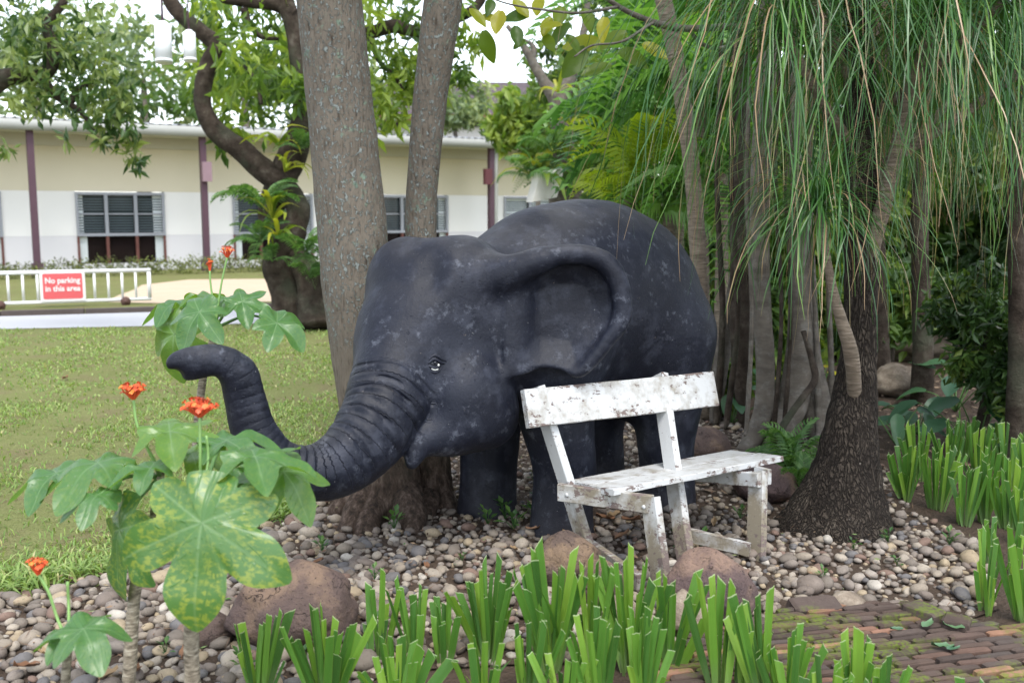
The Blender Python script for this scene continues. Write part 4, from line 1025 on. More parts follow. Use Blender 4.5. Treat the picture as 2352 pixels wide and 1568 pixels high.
coral('smallest coral plant with one dark leaf low at the left edge', [(152, 1700, 2.62, 10), (150, 1568, 2.62, 11), (158, 1478, 2.64, 9)],
      [(192, 1442, 112, 2.55, 50, 5, (.3, 1), 5), (160, 1460, 80, 2.6, 58, -30, (-.9, .9), 4)],
      [([(132, 1420), (112, 1360), (88, 1318)], 2.7, .030), ([(158, 1400), (155, 1335)], 2.75, 0)])
# a thin bare stem behind the middle leaves
tag(obj('bare_stem', tube_me('bare_stem', *pxpath([(500, 1190, 4.0, 6), (508, 1120, 4.0, 6), (512, 1085, 4.0, 5)]), seg=8, n=12), m_cstem), 'thin bare upright stem behind the spreading leaves by the curled trunk', 'stem')
# ================================================================ FOLIAGE TOOLS
def leaf_cloud(mb_list, blobs, seed, size, aspect=.42, per=120, sub=14, droop=.35, spread=.42, tintr=(0., 1.), shell=.55):
    """blobs = (centre, radius or (rx,ry,rz), weight): clusters of separate folded leaves on the outside and inside of each blob"""
    g = np.random.default_rng(seed); C = []; T = []
    for c, r, w in blobs:
        r = np.array(r if not np.isscalar(r) else (r, r, r), float); k = max(2, int(sub * w))
        d = g.normal(size=(k, 3)); d /= np.linalg.norm(d, axis=1)[:, None]; d *= (shell + (1 - shell) * g.random((k, 1))) ** .6
        cc = np.array(tuple(c)) + d * r; n = max(4, int(per * w * sub / k / sub))
        tb = g.uniform(*tintr, k)
        for i in range(k):
            p = g.normal(size=(n, 3)) * r * spread * .55; C.append(cc[i] + p); T.append(np.clip(tb[i] + g.normal(size=n) * .13, 0, .999))
    C = np.concatenate(C); T = np.concatenate(T); n = len(C)
    a = g.normal(size=(n, 3)); a[:, 2] -= droop * 2; a /= np.linalg.norm(a, axis=1)[:, None]
    b = np.cross(a, g.normal(size=(n, 3))); b /= np.linalg.norm(b, axis=1)[:, None]; nn = np.cross(a, b)
    L = size * g.uniform(.65, 1.25, n)[:, None]; W_ = L * aspect * .5
    V = np.stack([C, C + a * L * .45 + b * W_ + nn * W_ * .35, C + a * L - nn * L * .08, C + a * L * .45 - b * W_ + nn * W_ * .35], 1).reshape(-1, 3)
    f = np.arange(n)[:, None] * 4 + np.array([0, 1, 2, 3]); 
    return V, f, np.repeat(T, 4)
def crown(name, blobs, seed, size, mat, parent, **kw):
    V, f, T = leaf_cloud(None, blobs, seed, size, **kw)
    o = obj(name, npmesh(name, V, f, T, smooth=False), mat, parent); return tag(o, kind='stuff')
def pb(px_, py_, r, d, w=1.0, sy=1.0, sz=1.0):
    rr = r / F * d; return (at(px_, py_, d), (rr, rr * sy, rr * sz), w)
m_dkleaf = leafmat('dark_glossy_leaf', [(0, (.018, .042, .012)), (.5, (.04, .085, .02)), (.85, (.075, .14, .028)), (1, (.14, .19, .035))], .30, .35)
m_midleaf = leafmat('mid_green_leaf', [(0, (.04, .085, .02)), (.5, (.09, .17, .034)), (1, (.20, .28, .05))], .45, .45)
m_brleaf = leafmat('bright_leaf', [(0, (.07, .13, .02)), (.5, (.13, .22, .03)), (1, (.24, .31, .05))], .42, .45)
m_paleleaf = leafmat('pale_leaf', [(0, (.11, .16, .09)), (.5, (.20, .27, .14)), (1, (.34, .39, .20))], .5, .55)
m_t3leaf = leafmat('twisted_tree_leaf', [(0, (.04, .085, .02)), (.4, (.11, .19, .03)), (1, (.26, .34, .06))], .5, .4, tcol=(1.7, 1.7, .7))
m_t4leaf = leafmat('left_tree_leaf', [(0, (.03, .07, .022)), (.4, (.08, .145, .045)), (1, (.24, .30, .09))], .42, .36)
# ================================================================ TREE TRUNKS IN FRONT
m_bark, nt, b = newmat('lichen_bark'); p = wpos(nt); pv = wpos(nt, (1, 1, .16))
f1 = noise(nt, pv, 62, 5, .6); f2 = noise(nt, p, 7, 4); lz = N(nt, 'ShaderNodeSeparateXYZ', {0: wpos(nt)}).outputs[2]
c = mix(nt, f1, ramp(nt, f2, [(.3, (.078, .064, .048)), (.7, (.155, .128, .097))]), (.215, .185, .147))
c = mix(nt, ramp(nt, f1, [(.30, .8), (.43, 0.)]), c, (.045, .034, .025))
hi = ramp(nt, lz, [(.9, 0.), (1.8, 1.)])
lic = mth(nt, 'MULTIPLY', ramp(nt, noise(nt, wpos(nt, (1, 1, .7)), 58, 5, .66), [(.535, 0.), (.60, 1.)]), hi)
c = mix(nt, mth(nt, 'MULTIPLY', lic, .85), c, (.27, .30, .28))
lic2 = ramp(nt, noise(nt, p, 13, 6, .7), [(.60, 0.), (.66, 1.)]); c = mix(nt, mth(nt, 'MULTIPLY', mth(nt, 'MULTIPLY', lic2, hi), .8), c, (.19, .27, .20))
lo_ = ramp(nt, mth(nt, 'ADD', lz, mth(nt, 'MULTIPLY', noise(nt, p, 5, 3), .5)), [(.45, 1.), (1.0, 0.)])
fl_ = noise(nt, wpos(nt, (1, 1, .45)), 26, 6, .7)
c = mix(nt, mth(nt, 'MULTIPLY', lo_, .85), c, ramp(nt, fl_, [(.36, (.02, .014, .011)), (.5, (.085, .055, .042)), (.66, (.21, .155, .125))]))
setp(b, nt, color=c, rough=.92, spec=.15, normal=bump(nt, mth(nt, 'MULTIPLY', fl_, lo_), 1., .05, bump(nt, mth(nt, 'ADD', f1, mth(nt, 'MULTIPLY', lic, .4)), 1., .014)))
m_rough, nt, b = newmat('dark_furrowed_bark'); p = wpos(nt, (1, 1, .20), (0, .1, 0)); 
f1 = N(nt, 'ShaderNodeTexVoronoi', {'Vector': N(nt, 'ShaderNodeVectorMath', {0: p, 1: N(nt, 'ShaderNodeVectorMath', {0: N(nt, 'ShaderNodeTexNoise', {'Vector': p, 'Scale': 14, 'Detail': 4}).outputs[1], 1: (.16, .16, .16)}, operation='MULTIPLY').outputs[0]}).outputs[0], 'Scale': 40}, feature='DISTANCE_TO_EDGE').outputs[0]
f2 = noise(nt, wpos(nt), 7, 6)
c = mix(nt, ramp(nt, f1, [(.0, 0.), (.22, 1.)]), (.022, .017, .014), ramp(nt, f2, [(.3, (.04, .032, .026)), (.55, (.085, .068, .053)), (.75, (.17, .14, .11))]))
c = mix(nt, ramp(nt, noise(nt, wpos(nt), 24, 5, .7), [(.66, 0.), (.72, .7)]), c, (.30, .27, .23))
setp(b, nt, color=c, rough=.95, spec=.15, normal=bump(nt, mth(nt, 'ADD', ramp(nt, f1, [(0, 0.), (.3, 1.)]), noise(nt, wpos(nt), 60, 4)), 1., .025))
m_smooth, nt, b = newmat('grey_smooth_bark'); p = wpos(nt, (1, 1, 2.5)); f1 = noise(nt, p, 6, 6); f2 = noise(nt, wpos(nt, (1, 1, 7)), 16, 3)
setp(b, nt, color=mix(nt, mth(nt, 'MULTIPLY', f2, .5), ramp(nt, f1, [(.35, (.06, .05, .04)), (.65, (.14, .118, .095))]), mix(nt, ramp(nt, noise(nt, wpos(nt), 11, 6, .7), [(.5, 0.), (.62, 1.)]), (.17, .15, .125), (.33, .32, .29))), rough=.85, spec=.2, normal=bump(nt, f2, .5, .012))
m_ring, nt, b = newmat('ringed_palm_bark'); p = wpos(nt, (1, 1, 6)); f1 = noise(nt, p, 12, 4)
setp(b, nt, color=ramp(nt, f1, [(.35, (.11, .085, .06)), (.6, (.21, .165, .12)), (.75, (.30, .25, .19))]), rough=.85, normal=bump(nt, f1, .8, .015))
m_dbark, nt, b = newmat('dark_mossy_bark'); p = wpos(nt); f1 = noise(nt, p, 6, 7, .7)
c = ramp(nt, f1, [(.35, (.022, .016, .012)), (.55, (.055, .042, .032)), (.72, (.115, .10, .08))]); c = mix(nt, ramp(nt, noise(nt, p, 2.5, 5), [(.5, 0.), (.7, .5)]), c, (.07, .085, .055))
setp(b, nt, color=c, rough=.95, spec=.15, normal=bump(nt, f1, 1., .05))
def flare_fn(amp, k, ph, f_end=.16):
    return lambda f, a: 1 + max(0, 1 - f / f_end) ** 1.6 * amp * (.75 + .5 * cos(k * a + ph) + .25 * cos((k + 2) * a - ph))
def trunk(name, rows, mat, parent, seg=28, n=60, rough=.06, freq=5, seed=1, flare=None):
    P, R = pxpath(rows); return obj(name, tube_me(name, P, R, seg=seg, n=n, rough=rough, freq=freq, seed=seed, flare=flare), mat, parent)
t1 = thing('tree', 'thick pale grey lichen covered trunk rising directly behind the elephant statue head', 'tree', gr(890, 1215))
trunk('trunk', [(902, 1285, 5.42, 88), (898, 1225, 5.42, 84), (882, 1080, 5.42, 80), (850, 880, 5.40, 78), (824, 690, 5.36, 80), (805, 480, 5.30, 79), (781, 240, 5.22, 76), (757, 0, 5.12, 75), (738, -220, 5.0, 72), (720, -520, 4.9, 66)], m_bark, t1, 40, 90, .03, 7, 3, flare_fn(.42, 3, .8, .14))
for k, rr_ in enumerate([[(850, 1130, 5.35, 40), (815, 1195, 5.20, 34), (788, 1245, 5.08, 22), (770, 1275, 5.0, 8)], [(930, 1130, 5.35, 42), (945, 1190, 5.2, 36), (955, 1240, 5.1, 20)], [(860, 1150, 5.3, 36), (840, 1220, 5.12, 30), (822, 1270, 4.98, 14)], [(830, 1120, 5.45, 34), (780, 1170, 5.42, 24), (735, 1195, 5.42, 10)]]):
    trunk('root', rr_, m_bark, t1, 14, 16, .12, 9, k)
t2 = thing('tree', 'thinner grey trunk leaning right just behind the thick lichen covered trunk', 'tree', gr(1000, 1190))
trunk('trunk', [(1003, 1240, 5.62, 62), (998, 1190, 5.62, 52), (990, 1050, 5.62, 44), (978, 800, 5.60, 38), (967, 530, 5.55, 36), (972, 400, 5.48, 36), (990, 210, 5.36, 40), (1018, 0, 5.22, 44), (1050, -230, 5.1, 44), (1090, -520, 5.0, 40)], m_bark, t2, 32, 80, .04, 7, 9, flare_fn(.5, 3, 2, .14))
for k, rr_ in enumerate([[(1010, 1130, 5.6, 30), (1030, 1180, 5.5, 22), (1045, 1215, 5.42, 8)], [(985, 1140, 5.5, 30), (975, 1195, 5.35, 22), (968, 1230, 5.25, 8)]]): trunk('root', rr_, m_bark, t2, 12, 12, .12, 9, 5 + k)
q = random.Random(91)
def shade_crown(tree, n, x0, x1, y0, y1, seed):  # unseen crown added above a trunk to shade the statue and right side
    bl = [(Vector((q.uniform(x0, x1), q.uniform(y0, y1), q.uniform(5.0, 7.2) + .12 * max(0, 0))), (1.1, 1.1, .55), 1.) for _ in range(n)]
    crown('crown', bl, seed, .20, m_midleaf, tree, per=210, sub=9, aspect=.45, droop=.3)
shade_crown(t1, 16, -1.2, 2.2, 2.0, 8.0, 61); shade_crown(t2, 14, .3, 4.0, 1.5, 8.5, 62)
# ---- the dark twisting tree further back
D3 = 14.3
t3 = thing('twisted_tree', 'dark twisting old tree with ferns on its trunk beyond the lawn', 'tree', gr(685, 741))
trunk('trunk', [(668, 760, D3, 48.0), (664, 725, D3, 44.0), (652, 660, D3, 36.8), (640, 610, D3, 35.2), (650, 570, D3, 35.2), (672, 530, D3, 32.0), (684, 480, D3, 27.2), (662, 440, D3, 27.2), (610, 395, D3, 26.4), (560, 350, D3, 25.6), (505, 310, D3, 24.0), (472, 262, D3, 20.0), (465, 205, D3, 18.4), (478, 150, D3, 20.0), (500, 108, D3, 20.0), (468, 78, D3, 17.6), (430, 48, D3, 18.4), (400, 15, D3, 17.6), (375, -40, D3, 16.0), (340, -120, D3, 13.6)], m_dbark, t3, 18, 110, .18, 2.4, 4, flare_fn(.35, 3, 0, .08))
trunk('second_stem', [(722, 752, D3 - .3, 41.6), (722, 700, D3 - .2, 35.2), (712, 640, D3 - .1, 32.0), (668, 580, D3, 27.2), (630, 520, D3 + .2, 28.8), (625, 470, D3 + .2, 30.4), (650, 400, D3 + .2, 33.6), (688, 320, D3 + .2, 30.4), (700, 240, D3 + .2, 25.6), (690, 160, D3, 22.4), (680, 90, D3, 20.8), (665, 30, D3, 19.2), (640, -40, D3, 17.6)], m_dbark, t3, 16, 70, .2, 2.4, 8)
trunk('limb', [(678, 40, D3, 19.2), (640, 14, D3, 16.0), (590, 8, D3, 13.6), (530, 0, D3, 12.0), (480, -12, D3, 10.4)], m_dbark, t3, 12, 30, .15, 3, 11)
trunk('limb', [(690, 130, D3, 17.6), (780, 90, D3, 16.0), (850, 76, D3, 15.2), (905, 62, D3, 15.2), (960, 72, D3, 13.6), (1030, 50, D3, 12.0), (1090, 20, D3, 11.2), (1120, -30, D3, 9.6)], m_dbark, t3, 12, 40, .15, 3, 12)
for k, rr_ in enumerate([[(560, 20, D3, 9), (575, 60, D3, 7), (600, 85, D3, 6), (640, 90, D3, 4)], [(850, 90, D3, 8), (870, 140, D3, 6), (905, 175, D3, 5), (930, 215, D3, 3)], [(600, 240, D3, 5), (590, 190, D3, 5), (560, 150, D3, 4)]]): trunk('branch', rr_, m_dbark, t3, 7, 14, .1, 4, k)
crown('crown', [pb(600, 120, 95, D3, 1.0, 1.4), pb(560, 200, 90, D3 + 1, 1.1), pb(650, 190, 70, D3 - .5, .7), pb(520, 60, 80, D3 + 1, .8), pb(640, 60, 70, D3, .5), pb(860, 150, 80, D3, 1.), pb(900, 210, 70, D3, .9), pb(1000, 130, 75, D3, .8), pb(1025, 180, 55, D3, .5), pb(930, 40, 90, D3, .8), pb(880, 290, 40, D3, .25), pb(540, 300, 45, D3 + .6, .3), pb(450, 150, 60, D3 + 1.5, .5), pb(1080, 60, 60, D3, .4),
    pb(560, -60, 120, D3, .8, 1.6), pb(900, -60, 120, D3, .8, 1.6)], 5, .24, m_t3leaf, t3, per=190, sub=10, aspect=.34, droop=.6)
# ---- foliage hanging in from the left
D4 = 13.0
t4 = thing('left_tree', 'tree reaching in from the upper left with crooked limbs and dense dark leaves', 'tree', (-8.6, 12.6, 0))
P = [(-8.6, 12.6, -.02), (-8.5, 12.6, 1.5), (-8.3, 12.7, 3.2)] + [tuple(at(a, b_, D4)) for a, b_ in [(-60, 205), (20, 176), (85, 178), (118, 150), (122, 100), (108, 60), (150, 0)]]
obj('trunk', tube_me('trunk', P, [.32, .26, .21, .15, .11, .09, .085, .075, .065, .05], seg=12, n=60, rough=.15, freq=3), m_dbark, t4)
trunk('limb', [(95, 180, D4, 13), (125, 215, D4, 11), (160, 235, D4, 9), (178, 205, D4, 7), (210, 190, D4, 5)], m_dbark, t4, 8, 24, .12, 4, 3)
trunk('limb', [(150, 232, D4, 8), (190, 262, D4, 6), (215, 300, D4, 4)], m_dbark, t4, 8, 14, .12, 4, 5)
crown('crown', [pb(40, 90, 110, D4, 1.5, 1.2), pb(150, 60, 100, D4, 1.2), pb(60, 10, 110, D4, 1.2), pb(170, 160, 90, D4, 1.2), pb(215, 240, 70, D4, .9), pb(260, 300, 55, D4, .55), pb(300, 340, 38, D4, .3), pb(250, 200, 70, D4, .7), pb(70, 215, 60, D4, .5), pb(8, 350, 18, D4, .1), pb(290, 240, 50, D4, .4), pb(200, 110, 60, D4, .6), pb(230, 340, 26, D4, .14), pb(160, 310, 14, D4, .06)], 17, .18, m_t4leaf, t4, per=180, sub=11, aspect=.36, droop=.5)
# ---- trees behind the long building
for i, (x0, y0, r, d, lab, mt) in enumerate([(90, 205, 190, 44, 'leftmost hazy tree behind the metal roof', m_paleleaf), (330, 170, 200, 46, 'tall pale tree behind the metal roof between the lamps and the left tree', m_paleleaf), (560, 205, 170, 42, 'yellow green tree behind the metal roof at the twisted tree', m_midleaf), (760, 240, 150, 47, 'pale tree behind the metal roof left of the thick trunk', m_paleleaf), (1040, 268, 80, 45, 'small grey green tree above the gutter right of the leaning trunk', m_paleleaf), (1215, 290, 75, 30, 'leafy bush like tree left of the pale forked trunk', m_brleaf)]):
    base = at(x0, 600, d); t = thing('background_tree', lab, 'tree', (base.x, base.y, 0), 'trees behind the long building')
    c_ = at(x0, y0, d); rr = r / F * d
    obj('trunk', tube_me('trunk', [(base.x, base.y, -.02), (base.x + .3, base.y, c_.z * .6), (c_.x, c_.y, c_.z)], [.34 * rr / 3.5, .25 * rr / 3.5, .1], seg=8, n=12, rough=.1), m_smooth, t)
    g = random.Random(i); bl = [(c_ + Vector((g.uniform(-.8, .8) * rr, g.uniform(-.6, .6) * rr, g.uniform(-.6, .75) * rr)), rr * g.uniform(.32, .5), .7) for _ in range(13)]
    crown('crown', bl, 30 + i, .50 if r > 100 else .36, mt, t, per=210, sub=9, aspect=.45)
# ================================================================ EPIPHYTES AND FERNS
m_fern = leafmat('fern_green', [(0, (.05, .13, .03)), (.5, (.09, .19, .05)), (1, (.15, .26, .09))], .4, .45, orv=.35)
m_brom = leafmat('bromeliad_leaf', [(0, (.10, .16, .02)), (.6, (.24, .30, .03)), (1, (.36, .36, .04))], .4, .4, orv=.5)
def frond_mesh(seed, npair=15, wid=.30, arch=.35, fall=.5, lw=.05, name='frond', tint=None):
    """one feather leaf along +X, length 1"""
    r = random.Random(seed); mb = MB(); pts = []
    for i in range(npair + 3):
        f = i / (npair + 2); pts.append(Vector((f * (1 - .18 * fall * f), 0, arch * sin(f * pi * .55) - fall * f ** 2.2)))
    v_, f_ = tube(pts, [.010 * (1 - .8 * i / len(pts)) for i in range(len(pts))], 4); mb.add(v_, f_, .35)
    for i in range(2, npair + 2):
        f = i / (npair + 2); L = wid * sin(pi * min(1, f * .92 + .10)) ** .7 * r.uniform(.85, 1.1)
        for s in (-1, 1):
            p = pts[i]; d = Vector((.55 + .35 * f, s * 1.0, .10)).normalized(); q = p + d * L * .55 + Vector((0, 0, .01)); e = p + d * L + Vector((.05 * L, 0, -.30 * L - .02)); w = Vector((lw * .5, 0, 0)); t = min(.999, max(0, (r.random() if tint is None else tint + r.uniform(-.1, .1))))
            mb.add([tuple(p - w * .5), tuple(p + w * .5), tuple(q + w), tuple(e), tuple(q - w)], [(0, 1, 2, 4)], t); mb.F3.append(np.array([(2, 3, 4)]) + mb.n - 5)
    return mb.mesh(name, False)
FR = [frond_mesh(s, 16, .26, .25 + .1 * (s % 3), .45 + .15 * (s % 2), .055) for s in range(4)]
for m_ in FR: m_.materials.append(m_fern)
STR = []
def strap_mesh(seed):
    r = random.Random(seed); n = 6; V = []; be = r.uniform(.25, .6)
    for i in range(n + 1):
        f = i / n; w = .07 * sin(pi * (f * .85 + .13)) ** .8
        for s in (-1, 0, 1): V.append((f * (1 - .25 * be * f), s * w, .45 * sin(f * pi * .6) - be * f * f + (.25 * w if s else 0)))
    return npmesh('leaf', V, np.array([(i * 3 + j, i * 3 + j + 1, (i + 1) * 3 + j + 1, (i + 1) * 3 + j) for i in range(n) for j in range(2)]), np.full(3 * n + 3, r.random()))
STR = [strap_mesh(s) for s in range(4)]
for m_ in STR: m_.materials.append(m_brom)
def rosette(name, lab, cat, c_, size, n, meshes, part, up=(0, 0, 1), el=(.1, .9), az=(0, 2 * pi), group=None, seed=0, mat=None):
    r = random.Random(seed); root = thing(name, lab, cat, c_, group)
    for i in range(n):
        a = az[0] + (az[1] - az[0]) * (i + r.uniform(.1, .9)) / n; e = r.uniform(*el); s = size * r.uniform(.75, 1.1)
        m_ = Matrix.Translation(c_) @ Matrix.Rotation(a, 4, 'Z') @ Matrix.Rotation(-e, 4, 'Y') @ Matrix.Rotation(r.uniform(-.5, .5), 4, 'X') @ Matrix.Diagonal((s, s, s, 1))
        o = obj(part, r.choice(meshes), None, root, m_)
    return root
G_ = 'ferns and bromeliads growing on the twisted tree'
for i, (kind, px_, py_, d, s, n, lab) in enumerate([
    ('f', 600, 478, D3 - .4, .75, 9, 'fern with fronds reaching left over the window from the twisted trunk'), ('f', 600, 560, D3 - .5, .60, 9, 'fern below the bromeliad on the left of the twisted trunk'), ('f', 625, 600, D3 - .5, .42, 7, 'small fern on the left side just above the trunk foot'),
    ('b', 628, 505, D3 - .6, .62, 12, 'yellow green bromeliad sitting in the crook of the twisted trunk'), ('b', 640, 548, D3 - .6, .50, 9, 'second bromeliad hanging under the yellow green one'),
    ('f', 704, 585, D3 - .7, .60, 11, 'fern between the twisted trunk and the thick pale trunk'), ('f', 712, 640, D3 - .7, .42, 9, 'lowest fern on the second stem of the twisted tree'), ('f', 728, 590, D3 - .6, .5, 8, 'fern brushing the left edge of the thick pale trunk'),
    ('b', 655, 395, D3 - .4, .48, 11, 'bromeliad on the upper bend of the twisted trunk'), ('b', 640, 335, D3 - .3, .55, 10, 'leafy bromeliad above the bend near the gutter line'), ('f', 690, 345, D3 - .4, .5, 8, 'fern high on the second stem beside the thick pale trunk')]):
    rosette('fern' if kind == 'f' else 'bromeliad', lab, 'fern' if kind == 'f' else 'bromeliad', at(px_, py_, d), s, n, FR if kind == 'f' else STR, 'frond' if kind == 'f' else 'leaf', group=G_, seed=i, az=(.6 * pi, 2.2 * pi) if px_ < 650 else (-.8 * pi, .5 * pi), el=(-.25, .9))
# ================================================================ PALE FORKED TREE
D6 = 17.
t6 = thing('forked_tree', 'pale grey forked tree with tufts of epiphytes standing behind the elephant statue back', 'tree', (*at(1300, 640, D6).xy, 0))
P, R = pxpath([(1300, 470, D6, 40), (1296, 400, D6, 34), (1294, 330, D6, 26), (1288, 270, D6, 24), (1276, 225, D6, 20), (1250, 190, D6, 14), (1222, 140, D6, 10), (1195, 95, D6, 7), (1165, 60, D6, 5)])
q = Vector((*at(1300, 640, D6).xy, -.02)); obj('trunk', tube_me('trunk', [q] + P, [R[0] * 1.3] + R, seg=14, n=50, rough=.12, freq=3), m_smooth, t6)
trunk('limb', [(1284, 250, D6, 16), (1302, 200, D6, 17), (1318, 150, D6, 13), (1332, 110, D6, 10), (1345, 50, D6, 8), (1352, -20, D6, 6)], m_smooth, t6, 10, 26, .1, 3, 2)
trunk('limb', [(1222, 145, D6, 8), (1226, 118, D6, 7), (1218, 100, D6, 5), (1180, 88, D6, 4)], m_smooth, t6, 8, 14, .1, 3, 3)
G6 = 'epiphytes on the pale forked tree'
for i, (px_, py_, s, n, ms, nm, lab) in enumerate([(1282, 212, .5, 9, STR, 'bromeliad', 'brownish bromeliad sitting in the fork of the pale tree'), (1310, 290, .55, 9, STR, 'bromeliad', 'orange tinged bromeliad on the right side of the pale trunk'), (1270, 350, .8, 12, FR, 'fern', 'fern high on the left of the pale trunk'), (1240, 420, .9, 14, STR, 'bromeliad', 'broad leaved rosette spreading left below the pale trunk'), (1290, 425, .8, 12, FR, 'fern', 'fern over the elephant back right of the pale trunk'), (1215, 405, .8, 9, FR, 'fern', 'fern fronds reaching farthest left from the pale trunk'), (1300, 360, .5, 8, STR, 'bromeliad', 'small bromeliad halfway up the pale trunk')]):
    rosette(nm, lab, nm, at(px_, py_, D6 - .5), s, n, ms, 'leaf' if ms is STR else 'frond', group=G6, seed=40 + i, el=(-.3, .9))
tag(obj('bird_box', (lambda mb: (mb.box(at(1252, 425, D6 - .7), ((.20, .06, .04), (-.05, .16, 0), (.06, 0, .24))), mb.mesh('bird_box', False))[1])(MB()), plain('pale_box', (.62, .60, .56), .8, .1, 9)), 'pale board box tied among the ferns left of the pale trunk', 'box')
# ================================================================ HANGING LAMPS
m_lamp = plain('lamp_white', (.80, .82, .82), .4, .02, 3)
for i, (x0, x1, y0, y1, d, lab) in enumerate([(355, 392, 58, 141, 9.0, 'white hanging cylinder lamp, the larger and left one'), (420, 448, 76, 138, 11.5, 'white hanging cylinder lamp, the smaller one partly behind the twisted limb')]):
    a, b_ = at((x0 + x1) / 2 - 6 + 6, y0, d), at((x0 + x1) / 2 + 3, y1, d); r_ = (x1 - x0) / 2 / F * d; ax = (b_ - a).normalized()
    root = thing('hanging_lamp', lab, 'lamp', a, 'white lamps hanging in the trees')
    obj('shade', tube_me('shade', [a, b_], [r_, r_ * 1.02], seg=24), m_lamp, root); obj('rim', tube_me('rim', [b_ - ax * .01, b_ + ax * .012], [r_ * 1.06] * 2, seg=24), m_lamp, root)
    obj('cap', tube_me('cap', [a - ax * .03, a + ax * .002], [r_ * .5, r_ * .98], seg=20), m_lamp, root)
    obj('wire', tube_me('wire', [a, a + Vector((.0, 0, .25)), a + Vector((-.01, .02, 3.2))], [.012, .008, .008], seg=6), m_post, root)
# ================================================================ PALMS AND THE DARK GARDEN ON THE RIGHT
m_palm = leafmat('palm_leaf', [(0, (.03, .10, .025)), (.5, (.08, .20, .045)), (1, (.19, .36, .07))], .48, .35, orv=.4, spec=.5)
m_palmy = leafmat('yellow_palm_leaf', [(0, (.17, .27, .02)), (.5, (.27, .37, .025)), (1, (.40, .46, .04))], .45, .4, orv=.3)
PF = [frond_mesh(60 + s, 24, .32, .42, .55 + .22 * s, .042, 'frond', .25 + .15 * s) for s in range(4)]
PFy = [frond_mesh(70 + s, 20, .34, .45, .5 + .2 * s, .04, 'frond', .5) for s in range(3)]
for m_ in PF: m_.materials.append(m_palm)
for m_ in PFy: m_.materials.append(m_palmy)
def palm(lab, bx, by, d, crown_px, size, n, meshes, el=(-.1, 1.1), stems=1, seed=0, az=(0, 2 * pi), group='palms behind the elephant statue'):
    g = Vector((*at(bx, by, d).xy, 0)); c_ = at(crown_px[0], crown_px[1], d); r = random.Random(seed)
    root = thing('palm', lab, 'palm', g, group)
    for k in range(stems):
        o_ = Vector((r.uniform(-.2, .2), r.uniform(-.2, .2), 0)) if k else Vector((0, 0, 0))
        obj('trunk', tube_me('trunk', [g + o_ + Vector((0, 0, -.02)), g.lerp(c_, .5) + o_, c_ + o_ * .5], [.075, .06, .045], seg=9, n=16, rough=.05), m_ring, root)
    for i in range(n):
        a = az[0] + (az[1] - az[0]) * (i + r.uniform(0, .8)) / n; e = r.uniform(*el); s = size * r.uniform(.7, 1.1)
        m_ = Matrix.Translation(c_ + Vector((r.uniform(-.1, .1), r.uniform(-.1, .1), r.uniform(-.25, .1)))) @ Matrix.Rotation(a, 4, 'Z') @ Matrix.Rotation(-e, 4, 'Y') @ Matrix.Rotation(r.uniform(-.7, .7), 4, 'X') @ Matrix.Diagonal((s, s, s, 1))
        obj('frond', r.choice(meshes), None, root, m_)
palm('palm with dark feather fronds arching over the elephant back', 1560, 700, 10.5, (1560, 330), 1.75, 13, PF, (-.35, .9), 2, 1)
palm('tall palm with fronds fanning out below the horizontal branch', 1620, 700, 9.5, (1610, 190), 1.6, 13, PF, (-.45, .8), 1, 2)
palm('palm with fronds drooping left toward the pale forked tree', 1490, 700, 11.5, (1575, 280), 1.35, 11, PF, (-.4, .8), 2, 3)
palm('yellow green palm glowing right of the elephant back', 1470, 700, 9.6, (1455, 430), 1.05, 13, PFy, (.1, 1.2), 2, 4)
palm('low bright palm clump touching the elephant back', 1530, 720, 9.6, (1535, 470), 1.0, 12, PF, (-.3, .9), 2, 5)
palm('palm crown half hidden behind the slender ringed trunk', 1660, 720, 8.8, (1660, 400), 1.25, 12, PF, (-.4, .8), 1, 6)
palm('high palm above the elephant statue at the top edge', 1480, 700, 13.0, (1520, 70), 1.9, 12, PF, (-.5, .7), 1, 7)
palm('high palm behind the top of the slender ringed trunk', 1640, 700, 11.5, (1640, 40), 1.9, 13, PF, (-.5, .7), 1, 8)
t7 = thing('slender_tree', 'slender curved ringed trunk right of the elephant statue back', 'tree', gr(1612, 905))
trunk('trunk', [(1618, 960, 7.9, 26), (1612, 800, 7.9, 22), (1604, 600, 7.9, 19), (1592, 420, 7.9, 19), (1572, 260, 7.9, 19), (1548, 110, 7.9, 19), (1518, -20, 7.9, 19), (1480, -140, 7.9, 18), (1440, -260, 7.9, 17)], m_ring, t7, 16, 60, .05, 6)
# grey multi stemmed fig
t8 = thing('fig_tree', 'grey smooth fig tree with buttress roots behind the bench', 'tree', gr(1770, 1035))
D8 = 6.95
trunk('stem', [(1700, 1045, D8 - .15, 16.0), (1728, 1010, D8 - .05, 22.4), (1752, 950, D8, 23.2), (1758, 850, D8, 21.6), (1750, 700, D8, 20.8), (1745, 500, D8, 21.6), (1752, 300, D8, 22.4), (1762, 100, D8, 24.0), (1770, -100, D8, 24.0), (1775, -400, D8, 22.4)], m_smooth, t8, 20, 70, .10, 5, 2)
trunk('stem', [(1765, 1052, D8 - .2, 12.8), (1790, 1000, D8 - .1, 27.2), (1822, 920, D8, 35.2), (1838, 800, D8, 30.4), (1836, 650, D8, 24.0), (1830, 480, D8, 18.4), (1820, 250, D8 + .1, 16.0), (1815, 0, D8 + .1, 15.2), (1812, -300, D8 + .1, 14.4)], m_smooth, t8, 20, 60, .12, 5, 4)
trunk('stem', [(1905, 1040, D8 - .1, 32.0), (1885, 980, D8, 38.4), (1862, 860, D8 + .1, 32.0), (1850, 700, D8 + .2, 24.0), (1846, 400, D8 + .2, 20.8)], m_smooth, t8, 16, 40, .1, 5, 6)
